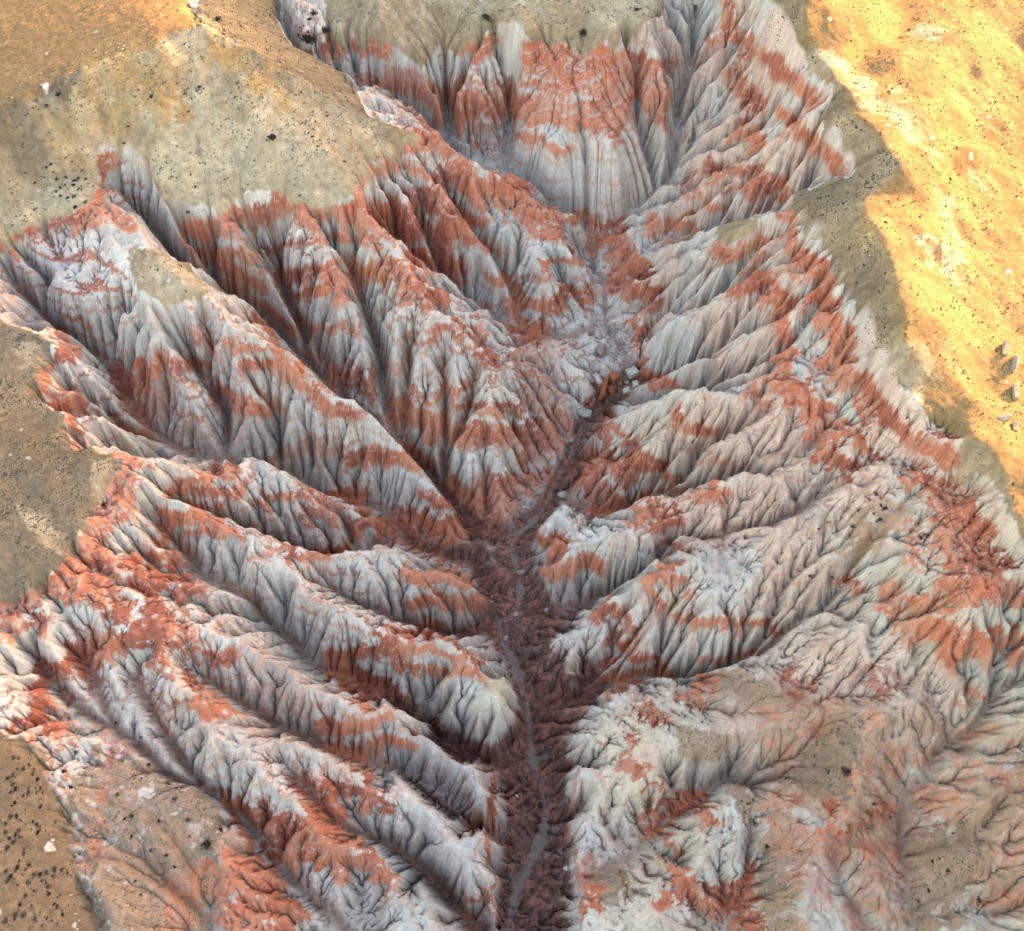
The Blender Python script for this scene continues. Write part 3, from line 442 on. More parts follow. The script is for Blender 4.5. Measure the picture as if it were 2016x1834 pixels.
# distance to the valley lines and to the main wash
vd = np.full((hny, hnx), 9.); wd = np.full((hny, hnx), 9.)
for i, p in enumerate(VALLEYS):
    P = np.array(smooth_poly(p)); x, y = at(P[:, 0], P[:, 1], P[:, 2]); line_dist(x, y, 9, vd)
    if i == 0: line_dist(x, y, 9, wd)
def red_beds(hh, slope):
    # a bed keeps its height: it runs round the ribs at the level where it was traced
    out = np.zeros((NY, NX), np.float32); hb = blur(hh, 3)
    for it in RED.replace('\n', '|').split('|'):
        s, hw, k = it.split(';'); x, y = densify(*parse(s)); wx, wy, wz = cast(x, y, hb); hw = float(hw)
        w = hw*.235; pad = w+8; best = None
        i0 = max(0, int((wx.min()-pad-X0)/DX)); i1 = min(NX, int((wx.max()+pad-X0)/DX)+2)
        j0 = max(0, int((wy.min()-pad-Y0)/DX)); j1 = min(NY, int((wy.max()+pad-Y0)/DX)+2)
        if i0 >= i1 or j0 >= j1: continue
        gx_ = (X0+DX*np.arange(i0, i1))[None]; gy_ = (Y0+DX*np.arange(j0, j1))[:, None]
        D = np.full((j1-j0, i1-i0), 99., np.float32); Z = np.zeros_like(D)
        for a in range(len(wx)-1):
            ex, ey = wx[a+1]-wx[a], wy[a+1]-wy[a]; t = np.clip(((gx_-wx[a])*ex+(gy_-wy[a])*ey)/max(ex*ex+ey*ey, 1e-6), 0, 1)
            d = np.hypot(gx_-wx[a]-t*ex, gy_-wy[a]-t*ey); g = d < D; D = np.where(g, d, D); Z = np.where(g, wz[a]+(wz[a+1]-wz[a])*t, Z)
        sl = slope[j0:j1, i0:i1]; dz = np.abs(hh[j0:j1, i0:i1]-Z)
        wz_ = w*np.clip(sl, .25, .9)
        v = float(k)*np.clip(2.4-1.55*dz/wz_, 0, 1)*np.clip(1.4-1.4*(D-w)/(1.5+9*np.clip(sl-.1, 0, .6)), 0, 1)
        out[j0:j1, i0:i1] = np.maximum(out[j0:j1, i0:i1], v)
    return out
tint = {}
for it in DABS.replace('\n', '|').split('|'):
    n, x, y, r, k = it.split(); wx, wy, wz = cast([float(x)], [float(y)], bs); r = float(r)*.175
    t = tint.setdefault(n, np.zeros((hny, hnx), np.float32))
    i0 = max(0, int((wx[0]-2*r-X0)/HX)); i1 = min(hnx, int((wx[0]+2*r-X0)/HX)+2); j0 = max(0, int((wy[0]-2*r-Y0)/HX)); j1 = min(hny, int((wy[0]+2*r-Y0)/HX)+2)
    d = np.hypot(hx[None, i0:i1]-wx[0], hy[j0:j1, None]-wy[0])/r
    t[j0:j1, i0:i1] = np.maximum(t[j0:j1, i0:i1], float(k)*np.clip(1.6-d, 0, 1))

# ================================================================ gullies
def up(a): return resize(a.astype(np.float32), NY, NX)
quiet = np.max([M['HILL']*.955, M['FLANK']*.95, M['PLATEAU'], M['BENCH'], M['LEFT'], M['CORNER'], M['BELT'], M['OVAL']*.9, M['TOPB']*.85, M['LOWLEFT']*.65, M['FAN']*.7, M['LR']*.85, M['CANYON']*.1, M['LRB']*.5], 0)
quiet = up(quiet); vdf = up(vd)
XXc = (X0+DX*np.arange(NX, dtype=np.float32))[None]; YYc = (Y0+DX*np.arange(NY, dtype=np.float32))[:, None]
n3 = noise(NY, NX, 50, 23, 5, .55)
def strata(q, step, seed):
    g = np.random.default_rng(seed).normal(size=int(130/step)+3); p = np.clip((q+8)/step, 0, len(g)-2); i = p.astype(np.int32); f = p-i; f = f*f*(3-2*f)
    return (g[i]*(1-f)+g[i+1]*f).astype(np.float32)
def ledges(h):
    q = h+n3
    return .36*strata(q, 2.2, 1)+.17*strata(q, .8, 2)
def streaks(h, L=9, raw=False):
    hs_ = blur(h, 2); gy, gx = np.gradient(hs_); g = np.maximum(np.hypot(gx, gy), 1e-5); gx /= g; gy /= g
    w_ = np.random.default_rng(91).normal(size=h.shape).astype(np.float32); w_ = w_+.8*blur(w_, 2)*2
    out = np.zeros_like(h); ii, jj = np.meshgrid(np.arange(NX, dtype=np.float32), np.arange(NY, dtype=np.float32))
    for sgn in (1, -1):
        x = ii.copy(); y = jj.copy()
        for k in range(L):
            xi = np.clip(x+.5, 0, NX-1).astype(np.int32); yi = np.clip(y+.5, 0, NY-1).astype(np.int32)
            out += w_[yi, xi]; x += sgn*gx[yi, xi]; y += sgn*gy[yi, xi]
    out /= out.std()
    if raw: return out
    return STREAK*(np.minimum(out, .8)-.3)
STREAK = .13
def erode(b):
    soft = np.clip(up(boxblur(np.maximum(M['SUNNY'], M['BELT']), 6)), 0, 1); b = b*(1-soft)+boxblur(boxblur(b, 7), 7)*soft
    deep = 3.8*(1-smoothstep(vdf, .3, 3.8))*smoothstep(up(wd), 4, 9)*smoothstep(-XXc, -32, -18)*smoothstep(YYc, 95, 125)*(1-quiet)**3
    b = b-deep
    gy, gx = np.gradient(b, DX); sl = np.hypot(gx, gy)
    k = 3; ny, nx = (NY-1)//k+1, (NX-1)//k+1
    hb = resize(b, ny, nx); slc = boxblur(resize(sl, ny, nx), 4); qc = 1-resize(quiet, ny, nx); vc = smoothstep(resize(vdf, ny, nx), .3, 4)
    st = np.clip((slc-.08)/.35, .05, 1.5)*(.03+.97*qc)*(1-.7*resize(up(M['DOME']), ny, nx))
    n = noise(ny, nx, 15, 11, 4, .78)
    hc = hb+n*1.25*np.clip(slc*1.8, .1, 1.2)*(.12+.88*qc+.15*resize(up(M['SUNNY']), ny, nx))*vc*(1-.72*resize(up(M['DOME']), ny, nx))
    hc = hc+noise(ny, nx, 22, 55, 3, .5)*.6*resize(up(M['SUNNY']), ny, nx)
    hc = hc+noise(ny, nx, 20, 57, 3, .55)*.55*resize(up(np.maximum(M['HILL'], M['LEFT'])), ny, nx)
    hc, A = carve(hc, .05, .5, 16, .055, strength=st, jit=.05)
    h = b+resize((hc-hb).astype(np.float32), NY, NX)
    st = resize(st, NY, NX)
    n = noise(NY, NX, 6, 3, 3, .6)
    h = h+n*.25*np.clip(st, .12, 1)*smoothstep(vdf, .2, 2)
    h, A = carve(h, .032, .5, 8, .03, strength=st, jit=.02)
    cn = up(M['CANYON'])
    h = h+cn*smoothstep(vdf, .3, 2)*(.35*noise(NY, NX, 24, 61, 3)+.12*noise(NY, NX, 6, 62, 2))
    # fine striation: noise drawn out along the fall line
    h = h+streaks(h)*np.clip(st, .03, 1)
    # sharp rills: running water keeps a narrow slot
    h = h+noise(NY, NX, 3, 31, 2, .7)*.05*np.clip(st, .1, 1)
    acc = np.zeros_like(h)
    for _ in range(3):
        rec, order, sl_ = flow(h+rng.normal(0, .015, h.shape).astype(np.float32))
        A = accumulate(rec, order, sl_, np.ones(h.shape, np.float32)).reshape(h.shape)
        acc += np.clip(.24*(np.power(np.maximum(A-14, 0), .34)), 0, 2.3)
    acc = (acc/3).astype(np.float32)
    slot = (.75*acc+.35*blur(acc, 1))*np.clip(st, .25, 1)*(1-.95*quiet)*smoothstep(vdf, .0, 2.5)
    h = h-slot
    h = h+ledges(h)*np.clip(st*1.2, 0, 1)
    return h, A
h, A = erode(b)

gy, gx = np.gradient(bs, DX); g2 = np.maximum(gx*gx+gy*gy, .25)
dz = np.clip(h-bs, -3, 3); ox = np.clip(gx*dz/g2, -4, 4); oy = np.clip(gy*dz/g2, -4, 4)
xs = X0+DX*np.arange(NX); ys = Y0+DX*np.arange(NY); XX, YY = np.meshgrid(xs.astype(np.float32), ys.astype(np.float32))
n1 = noise(NY, NX, 14, 21, 4, .6); n2 = noise(NY, NX, 14, 22, 4, .6); n4 = noise(NY, NX, 5, 24, 3, .7)
def hs(a, x, y):
    gx = np.clip((x-X0)/HX, 0, hnx-1.001); gy = np.clip((y-Y0)/HX, 0, hny-1.001); ix = gx.astype(np.int32); iy = gy.astype(np.int32); fx = gx-ix; fy = gy-iy
    return (a[iy, ix]*(1-fx)+a[iy, ix+1]*fx)*(1-fy)+(a[iy+1, ix]*(1-fx)+a[iy+1, ix+1]*fx)*fy
wx, wy = XX+ox*.5+n1*.55, YY+oy*.5+n2*.55
slope = boxblur(np.hypot(*np.gradient(bs, DX)), 6)
fine = streaks(h, 5, True)
R = red_beds(h+(.35*n4+.5*n1+.28*fine)*np.clip(slope*1.4, .12, 1), slope)
gu = np.max([M['HILL'], M['FLANK'], M['PLATEAU'], M['BENCH'], M['LEFT'], M['CORNER'], M['BELT'], M['SUNNY'], M['OVAL'], M['TOPB']], 0)
gm = up(np.maximum(gu, smoothstep(boxblur(boxblur((gu > .5).astype(np.float32), 5), 5), .5, .62)))
# the column of beds, from the wash up: pale clay with salmon and red layers
g_ = np.random.default_rng(12); column = np.zeros(1400, np.float32); p_ = 0
while p_ < 1400:
    for lo, hi, val in ((10, 26, .0), (4, 12, .42), (3, 9, .0), (3, 13, .80), (2, 4, .12), (2, 3, .6), (6, 18, .08), (5, 14, .36)):
        if g_.random() < .75: w_ = g_.integers(lo, hi+1); column[p_:p_+w_] = val*g_.uniform(.8, 1.15); p_ += w_
column = np.convolve(column, [.2, .6, .2], 'same')
q = h+n3*1.1+.14*n4+.13*fine
pf = np.clip((q+8)/.1, 0, 1398.5); pi_ = pf.astype(np.int32); bed = column[pi_]*(1-(pf-pi_))+column[pi_+1]*(pf-pi_)
s2, s3 = strata(q, .8, 2), strata(q, .35, 3)
lam = 1.1*(bed-.3)+.45*s2+.3*s3
mid = smoothstep(-XX, -60, 10)                       # the left side is banded more strongly
flat = smoothstep(slope, .12, .4)
bg_ = bed*(.46+.36*mid)*(.65+.35*smoothstep(n3, -1.2, .8))*(1-smoothstep(gm, .2, .5))*(.35+.65*flat)
q2 = h+n3*1.1+.04*n4+.05*fine; stripe = strata(q2, .75, 9)+.45*strata(q2, .45, 10)
R = R*(1-flat*.5*smoothstep(stripe, .45, .8))
R = np.maximum(R*1.1+.10*lam*(R > .02), bg_)+.04*n4+.05*s3*(bg_ > .05)
R = .94*smoothstep(R, .08, .80)
def C(*a): return np.array(a, np.float32)
PAL = dict(white=C(.66, .575, .54), cream=C(.66, .54, .42), pink=C(.62, .38, .30), mauve=C(.50, .42, .44), red=C(.56, .160, .083), red2=C(.38, .095, .055), taupe=C(.345, .243, .16), pale=C(.49, .38, .275), dark=C(.18, .13, .092), ochre=C(.42, .255, .12), brown=C(.215, .14, .095), wine=C(.135, .055, .044), dust=C(.32, .185, .118), silt=C(.30, .16, .115), wash=C(.215, .16, .145), gold=C(.29, .18, .085))  # wine: the rock's own maroon, darkened further to paint in the gorge's shadow
def mix(a, b, m): return a*(1-m[..., None])+b*m[..., None]
col = np.ones((NY, NX, 3), np.float32)*PAL['white']
col = mix(col, PAL['cream'], .55*smoothstep(XX, 10, 110)*smoothstep(-YY, -260, -120))
for k in ('mauve', 'pink', 'cream'): col = mix(col, PAL[k], np.clip(hs(tint[k], wx, wy)*1.0, 0, .9))
pk = smoothstep(lam+n1*.5, .1, 1.2)*.45
col = mix(col, PAL['pink'], pk)
col = mix(col, PAL['pink'], .5*smoothstep(XX, 5, 60)*smoothstep(n3, -1.2, 1.0))
col = mix(col, PAL['dust']*1.08, up(M['LRB'])*np.clip(.5+.35*n3, 0, .85))
col = mix(col, PAL['pink'], up(M['LRB'])*.5*smoothstep(n1+.5*n2, -.2, 1.2))
col = mix(col, PAL['red'], up(M['LRB'])*.45*smoothstep(n2+.5*n4, .7, 1.6))
col *= (1+.10*n3*.5+.05*n4)[..., None]
redc = mix(np.ones_like(col)*PAL['red'], PAL['red2'], smoothstep(n3+.8*s2+.5*s3, -.3, 1.3))
redc = mix(redc, C(.62, .255, .165), np.clip(smoothstep(n1+.7*s2-.4*n3, 0, 1.4)*.7, 0, 1))
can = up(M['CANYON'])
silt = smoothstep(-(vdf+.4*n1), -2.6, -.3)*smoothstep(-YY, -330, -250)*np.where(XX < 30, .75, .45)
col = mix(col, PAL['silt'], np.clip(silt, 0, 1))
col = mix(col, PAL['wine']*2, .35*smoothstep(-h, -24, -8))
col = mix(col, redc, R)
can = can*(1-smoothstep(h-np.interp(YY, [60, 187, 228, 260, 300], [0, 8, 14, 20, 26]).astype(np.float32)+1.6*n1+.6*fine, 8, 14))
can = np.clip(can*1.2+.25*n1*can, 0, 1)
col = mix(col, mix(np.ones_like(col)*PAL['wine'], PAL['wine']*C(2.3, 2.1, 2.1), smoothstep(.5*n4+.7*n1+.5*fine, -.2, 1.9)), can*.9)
# ground with dust and plants
soil = np.ones_like(col)*PAL['taupe']
run = boxblur(streaks(boxblur(bs, 6), 45, True), 2); run /= run.std()
soil = mix(soil, PAL['dark'], np.clip(.34*run+.3*n3, 0, .7)*up(1-np.maximum(M['LR'], M['LOWLEFT'])))
soil = mix(soil, PAL['dark']*1.2, up(M['FLANK'])*.55)
soil = mix(soil, PAL['pale'], np.clip(.35+.3*n3+.28*run, 0, .85)*up(np.maximum(M['HILL'], M['TOPB'])))
soil = mix(soil, PAL['gold'], up(np.maximum(M['PLATEAU'], M['SUNNY'])))
soil = mix(soil, C(.205, .158, .122), up(M['LEFT'])*.85)
soil = mix(soil, C(.38, .205, .10), up(M['PLATEAU'])*.8)
soil = mix(soil, PAL['brown'], up(M['CORNER'])*.8)
soil = mix(soil, PAL['dust'], up(np.maximum(M['LOWLEFT'], np.maximum(M['LR'], M['FAN'])))*.95)
for k in ('dark', 'ochre', 'brown', 'pale'): soil = mix(soil, PAL[k], np.clip(hs(tint[k], XX+n1*1.5, YY+n2*1.5)*1.1, 0, 1))
soil *= (1+.10*n1*.6+.08*n4)[..., None]
gm2 = up(np.max([M['LOWLEFT']*.75, M['FAN']*.7, M['LR']*.9], 0))
gmask = np.clip(smoothstep(np.maximum(gm, gm2)+.13*n1+.1*n4*(gm2 > .02), .43, .60), 0, 1)
gmask = np.where(gm2 > gm, gmask*.85, gmask)
steep = np.hypot(*np.gradient(boxblur(boxblur(h, 4), 4), DX))
gmask = gmask*(1-smoothstep(steep, 2.3, 3.2))
col = mix(col, soil, gmask*(1-.75*R*(1-smoothstep(gm, .35, .75))))
wdf = up(wd)
ww = np.interp(YY, [60, 120, 200, 290, 310], [1.5, 1.2, .45, .9, 1.3])
wash = smoothstep(-(wdf+.45*n1+.15*n4-ww), -.5, .5)
col = mix(col, PAL['wash'], wash*np.where(YY < 125, 1, .7))
col *= (1+.05*np.clip(fine, -2, 2)*(1-gmask))[..., None]
COL = np.clip(col, .02, .85)

# ================================================================ terrain objects
H = h
u, v = project(XX, YY, H)
vis = (u > -150) & (u < 2166) & (v > -110) & (v < 1930)
q = vis[:-1, :-1] & vis[1:, :-1] & vis[:-1, 1:] & vis[1:, 1:]
idx = np.arange(NX*NY).reshape(NY, NX)
co = np.stack([XX, YY, H], -1).reshape(-1, 3).astype(np.float32); cols = COL.reshape(-1, 3)
def grid_mesh(name, f, co, cols):
    used, inv = np.unique(f, return_inverse=True); inv = inv.reshape(f.shape)
    me = bpy.data.meshes.new(name); n = len(f)
    me.vertices.add(len(used)); me.vertices.foreach_set('co', co[used].astype(np.float32).ravel())
    me.loops.add(n*4); me.loops.foreach_set('vertex_index', inv.astype(np.int32).ravel())
    me.polygons.add(n); me.polygons.foreach_set('loop_start', np.arange(0, n*4, 4, dtype=np.int32))
    me.polygons.foreach_set('use_smooth', np.ones(n, bool))
    me.update(calc_edges=True)
    a = me.color_attributes.new('Col', 'FLOAT_COLOR', 'POINT')
    a.data.foreach_set('color', np.concatenate([cols[used], np.ones((len(used), 1))], 1).astype(np.float32).ravel())
    return me
def ground_material(name, spots, grain, bump, dist):
    mat = bpy.data.materials.new(name); mat.use_nodes = True; nt = mat.node_tree; N = nt.nodes; L = nt.links
    bs_ = N['Principled BSDF']; bs_.inputs['Roughness'].default_value = .95; bs_.inputs['Specular IOR Level'].default_value = .15
    ca = N.new('ShaderNodeVertexColor'); ca.layer_name = 'Col'
    geo = N.new('ShaderNodeNewGeometry')
    n1 = N.new('ShaderNodeTexNoise'); n1.inputs['Scale'].default_value = 3.6; n1.inputs['Detail'].default_value = 6; n1.inputs['Roughness'].default_value = .7
    L.new(geo.outputs['Position'], n1.inputs['Vector'])
    mr = N.new('ShaderNodeMapRange'); mr.inputs['From Min'].default_value = .3; mr.inputs['From Max'].default_value = .7
    mr.inputs['To Min'].default_value = 1-grain; mr.inputs['To Max'].default_value = 1+grain; L.new(n1.outputs['Fac'], mr.inputs['Value'])
    mul = N.new('ShaderNodeVectorMath'); mul.operation = 'SCALE'; L.new(ca.outputs['Color'], mul.inputs[0]); L.new(mr.outputs[0], mul.inputs['Scale'])
    out = mul.outputs[0]
    if spots:
        n2 = N.new('ShaderNodeTexNoise'); n2.inputs['Scale'].default_value = 1.5; n2.inputs['Detail'].default_value = 3; n2.inputs['Roughness'].default_value = .65; L.new(geo.outputs['Position'], n2.inputs['Vector'])
        m2 = N.new('ShaderNodeMapRange'); m2.inputs['From Min'].default_value = .60; m2.inputs['From Max'].default_value = .72; m2.inputs['To Max'].default_value = spots; L.new(n2.outputs['Fac'], m2.inputs['Value'])
        mx = N.new('ShaderNodeMix'); mx.data_type = 'RGBA'; L.new(m2.outputs[0], mx.inputs['Factor']); L.new(out, mx.inputs[6]); mx.inputs[7].default_value = (.10, .085, .055, 1); out = mx.outputs[2]
    L.new(out, bs_.inputs['Base Color'])
    n3_ = N.new('ShaderNodeTexNoise'); n3_.inputs['Scale'].default_value = 3.5; n3_.inputs['Detail'].default_value = 7; n3_.inputs['Roughness'].default_value = .72; L.new(geo.outputs['Position'], n3_.inputs['Vector'])
    bp = N.new('ShaderNodeBump'); bp.inputs['Strength'].default_value = bump; bp.inputs['Distance'].default_value = dist
    L.new(n3_.outputs['Fac'], bp.inputs['Height']); L.new(bp.outputs[0], bs_.inputs['Normal'])
    return mat
MAT = dict(rock=ground_material('banded_clay', 0, .17, .9, .45), soil=ground_material('scrub_soil', .6, .16, .7, .4), sand=ground_material('wash_sand', 0, .12, .6, .2))
# which surface each cell belongs to
cls = np.zeros((NY, NX), np.int8)
names = ['badlands', 'canyon_floor', 'dry_wash', 'shrubby_hillside', 'scrub_slope', 'brown_slope', 'rim_slope', 'sunlit_hillside', 'plateau']
kinds = ['rock', 'rock', 'sand', 'soil', 'soil', 'soil', 'soil', 'soil', 'soil']
cls[can > .5] = 1; cls[wash > .5] = 2
g5 = gmask > .5
for i, m in ((3, np.max([M['HILL'], M['FLANK'], M['TOPB']], 0)), (4, np.max([M['LEFT'], M['BENCH'], M['OVAL'], M['LR'], M['FAN']], 0)), (5, np.maximum(M['CORNER'], M['LOWLEFT'])), (6, M['BELT']), (7, M['SUNNY']), (8, M['PLATEAU'])):
    cls[(up(m) > .45) & (g5 | (i > 6))] = i
fc = cls[:-1, :-1]
nf = 0
for i, nm in enumerate(names):
    s = q & (fc == i)
    f = np.stack([idx[:-1, :-1][s], idx[:-1, 1:][s], idx[1:, 1:][s], idx[1:, :-1][s]], 1); nf += len(f)
    if not len(f): continue
    me = grid_mesh(nm, f, co, cols); me.materials.append(MAT[kinds[i]])
    o = bpy.data.objects.new(nm, me); scene.collection.objects.link(o); o['kind'] = 'structure'
# the same ground past the edges of the view, at a coarser step
k3 = slice(None, None, 3); X3, Y3, V3 = XX[k3, k3], YY[k3, k3], boxblur(vis.astype(np.float32), 3)[k3, k3] > .99
Z3 = boxblur(H, 1)[k3, k3]-.3*vis[k3, k3]
i3 = np.arange(X3.size).reshape(X3.shape); q3 = ~(V3[:-1, :-1] & V3[1:, :-1] & V3[:-1, 1:] & V3[1:, 1:])
f = np.stack([i3[:-1, :-1][q3], i3[:-1, 1:][q3], i3[1:, 1:][q3], i3[1:, :-1][q3]], 1); nf += len(f)
me = grid_mesh('outer_badlands', f, np.stack([X3, Y3, Z3], -1).reshape(-1, 3), COL[k3, k3].reshape(-1, 3)); me.materials.append(MAT['rock'])
o = bpy.data.objects.new('outer_badlands', me); scene.collection.objects.link(o); o['kind'] = 'structure'
# ---- the land around: the same slopes and ridges going on, at a coarser step
S = 6.0; ox_ = np.arange(-1000, 1001, S); oy_ = np.arange(-420, 1600, S); OX, OY = np.meshgrid(ox_, oy_)
cx = np.clip(OX, X0+3, X1-3); cy = np.clip(OY, Y0+3, Y1-3); far = np.hypot(OX-cx, OY-cy)
OZ = sample(boxblur(boxblur(H, 14), 14), cx, cy); w = np.clip(far/220, 0, 1)
roll = noise(*OX.shape, 26, 77, 4, .5)
rest = 74+9*roll+np.where(OX > 120, -14, 0)*np.clip((OX-120)/200, 0, 1)+30*smoothstep(-OX, 150, 420)*smoothstep(OY, 200, 340)
OZ = OZ*(1-w)+rest*w+.6*roll*np.clip(far/20, 0, 1)
# unseen crest added past the top, its height shaped to shade the left side
def ridge_add(Z, pts, width):
    for a, b_ in zip(pts[:-1], pts[1:]):
        ex, ey = b_[0]-a[0], b_[1]-a[1]; t = np.clip(((OX-a[0])*ex+(OY-a[1])*ey)/(ex*ex+ey*ey), 0, 1)
        d = np.hypot(OX-a[0]-t*ex, OY-a[1]-t*ey); z = a[2]+(b_[2]-a[2])*t
        Z = np.maximum(Z, z-d*d/(width+d)*.45)
    return Z
OZ = np.where(far > 0, ridge_add(OZ, [(98, 398, 104), (104, 440, 112), (104, 520, 115), (90, 640, 116), (60, 800, 120)], 14), OZ)
vis_o = (OX > X0+8) & (OX < X1-8) & (OY > Y0+8) & (OY < Y1-8)
near = far <= 0
OZ = OZ-np.where(near, 2.5, np.clip(2.5-far*.1, 0, 2.5))
oc = np.ones(OX.shape+(3,), np.float32)*PAL['taupe']*(1+.1*roll[..., None])
oc = np.stack([sample(boxblur(COL[..., k], 30), cx, cy) for k in range(3)], -1)*(1-np.clip(far/60, 0, 1)[..., None])+oc*np.clip(far/60, 0, 1)[..., None]
oi = np.arange(OX.size).reshape(OX.shape); qq = ~(vis_o[:-1, :-1] & vis_o[1:, :-1] & vis_o[:-1, 1:] & vis_o[1:, 1:])
f = np.stack([oi[:-1, :-1][qq], oi[:-1, 1:][qq], oi[1:, 1:][qq], oi[1:, :-1][qq]], 1); nf += len(f)
me = grid_mesh('hills', f, np.stack([OX, OY, OZ], -1).reshape(-1, 3), oc.reshape(-1, 3)); me.materials.append(MAT['soil'])
o = bpy.data.objects.new('hills', me); scene.collection.objects.link(o); o['kind'] = 'structure'

# ================================================================ shrubs, scrub, boulders
import bmesh, random
RND = random.Random(11)
def tag(o, label, cat, group=None):
    o['label'] = label; o['category'] = cat
    if group: o['group'] = group
    return o
def simple_mat(name, c1, c2, scale, rough=.95, bump=.5):
    m = bpy.data.materials.new(name); m.use_nodes = True; nt = m.node_tree; N = nt.nodes; L = nt.links; b_ = N['Principled BSDF']
    b_.inputs['Roughness'].default_value = rough; b_.inputs['Specular IOR Level'].default_value = .15
    g = N.new('ShaderNodeNewGeometry'); n = N.new('ShaderNodeTexNoise'); n.inputs['Scale'].default_value = scale; n.inputs['Detail'].default_value = 6; n.inputs['Roughness'].default_value = .7
    L.new(g.outputs['Position'], n.inputs['Vector']); r = N.new('ShaderNodeValToRGB'); r.color_ramp.elements[0].position = .35; r.color_ramp.elements[1].position = .65
    r.color_ramp.elements[0].color = (*c1, 1); r.color_ramp.elements[1].color = (*c2, 1); L.new(n.outputs['Fac'], r.inputs[0]); L.new(r.outputs[0], b_.inputs['Base Color'])
    bp = N.new('ShaderNodeBump'); bp.inputs['Strength'].default_value = bump; bp.inputs['Distance'].default_value = .1; L.new(n.outputs['Fac'], bp.inputs['Height']); L.new(bp.outputs[0], b_.inputs['Normal'])
    return m
FOL = [simple_mat('juniper_leaf', (.030, .027, .022), (.062, .055, .043), 3, .8), simple_mat('sage_leaf', (.070, .060, .045), (.13, .112, .082), 3, .85), simple_mat('dry_leaf', (.11, .085, .05), (.19, .15, .095), 3, .9)]
TUFT = simple_mat('tuft', (.14, .115, .082), (.22, .185, .135), 3, .9)
STRAW = simple_mat('straw', (.20, .13, .06), (.30, .20, .10), 3, .9)
WOOD = simple_mat('twig', (.08, .06, .045), (.14, .11, .085), 6)
def crown_mesh(name, seed, leaves, leaf, flat, mat):
    r = np.random.default_rng(seed); V = []; F = []
    lob = [(r.normal(0, .38), r.normal(0, .38), abs(r.normal(.38, .16)), r.uniform(.38, .62)) for _ in range(7)]+[(0, 0, .4, .6)]
    for _ in range(leaves):
        cx_, cy_, cz_, lr = lob[r.integers(len(lob))]
        d = r.normal(size=3); d /= np.linalg.norm(d); p = np.array([cx_, cy_, cz_])+d*lr*r.uniform(.55, 1.)
        p[2] = max(.03, p[2])*flat
        a = r.normal(size=3); a /= np.linalg.norm(a); b_ = np.cross(a, r.normal(size=3)); b_ /= np.linalg.norm(b_); s = leaf*r.uniform(.6, 1.4)
        k = len(V); V += [p-a*s, p+b_*s*.6, p+a*s, p-b_*s*.6]; F.append((k, k+1, k+2, k+3))
    me = bpy.data.meshes.new(name); me.from_pydata([tuple(v_) for v_ in V], [], F); me.materials.append(mat); return me
def stem_mesh(name, seed):
    r = np.random.default_rng(seed); bm = bmesh.new()
    for _ in range(6):
        top = np.array([r.normal(0, .35), r.normal(0, .35), r.uniform(.3, .6)]); n = 5; lo = []; hi = []
        for i in range(n):
            a = 2*math.pi*i/n; lo.append(bm.verts.new((.05*math.cos(a), .05*math.sin(a), -.25))); hi.append(bm.verts.new((top[0]+.02*math.cos(a), top[1]+.02*math.sin(a), top[2])))
        for i in range(n): bm.faces.new((lo[i], lo[(i+1) % n], hi[(i+1) % n], hi[i]))
    me = bpy.data.meshes.new(name); bm.to_mesh(me); bm.free(); me.materials.append(WOOD); return me
CR = {k: [crown_mesh('foliage', 40+10*k+i, 170, .17, (.85, .7, .6)[k], FOL[k]) for i in range(4)] for k in range(3)}
STEM = [stem_mesh('stem', 90+i) for i in range(3)]
n_ind = 0
def shrub(x, y, r, kind, label, group=None, name='desert_shrub'):
    global n_ind
    n_ind += 1
    z = float(sample(h, x, y)); o = bpy.data.objects.new(name, None); scene.collection.objects.link(o)
    o.location = (x, y, z-.04); o.rotation_euler = (0, 0, RND.uniform(0, 6.28)); s = r/.85; o.scale = (s*RND.uniform(.9, 1.2), s, s*RND.uniform(.8, 1.1)); o.empty_display_size = .3
    f = bpy.data.objects.new('foliage', RND.choice(CR[kind])); scene.collection.objects.link(f); f.parent = o
    t = bpy.data.objects.new('stem', RND.choice(STEM)); scene.collection.objects.link(t); t.parent = o
    tag(o, label, 'shrub', group); return o
TX = {'A': (0, 0), 'B': (669.3, 0), 'C': (1338.6, 0), 'D': (0, 610.4), 'E': (669.3, 610.4), 'F': (1338.6, 610.4), 'G': (0, 1220.9), 'H': (669.3, 1220.9), 'I': (1338.6, 1220.9)}
def tile(t, x, y):
    wx, wy, wz = cast([TX[t][0]+.336*x], [TX[t][1]+.336*y], h); return float(wx[0]), float(wy[0])
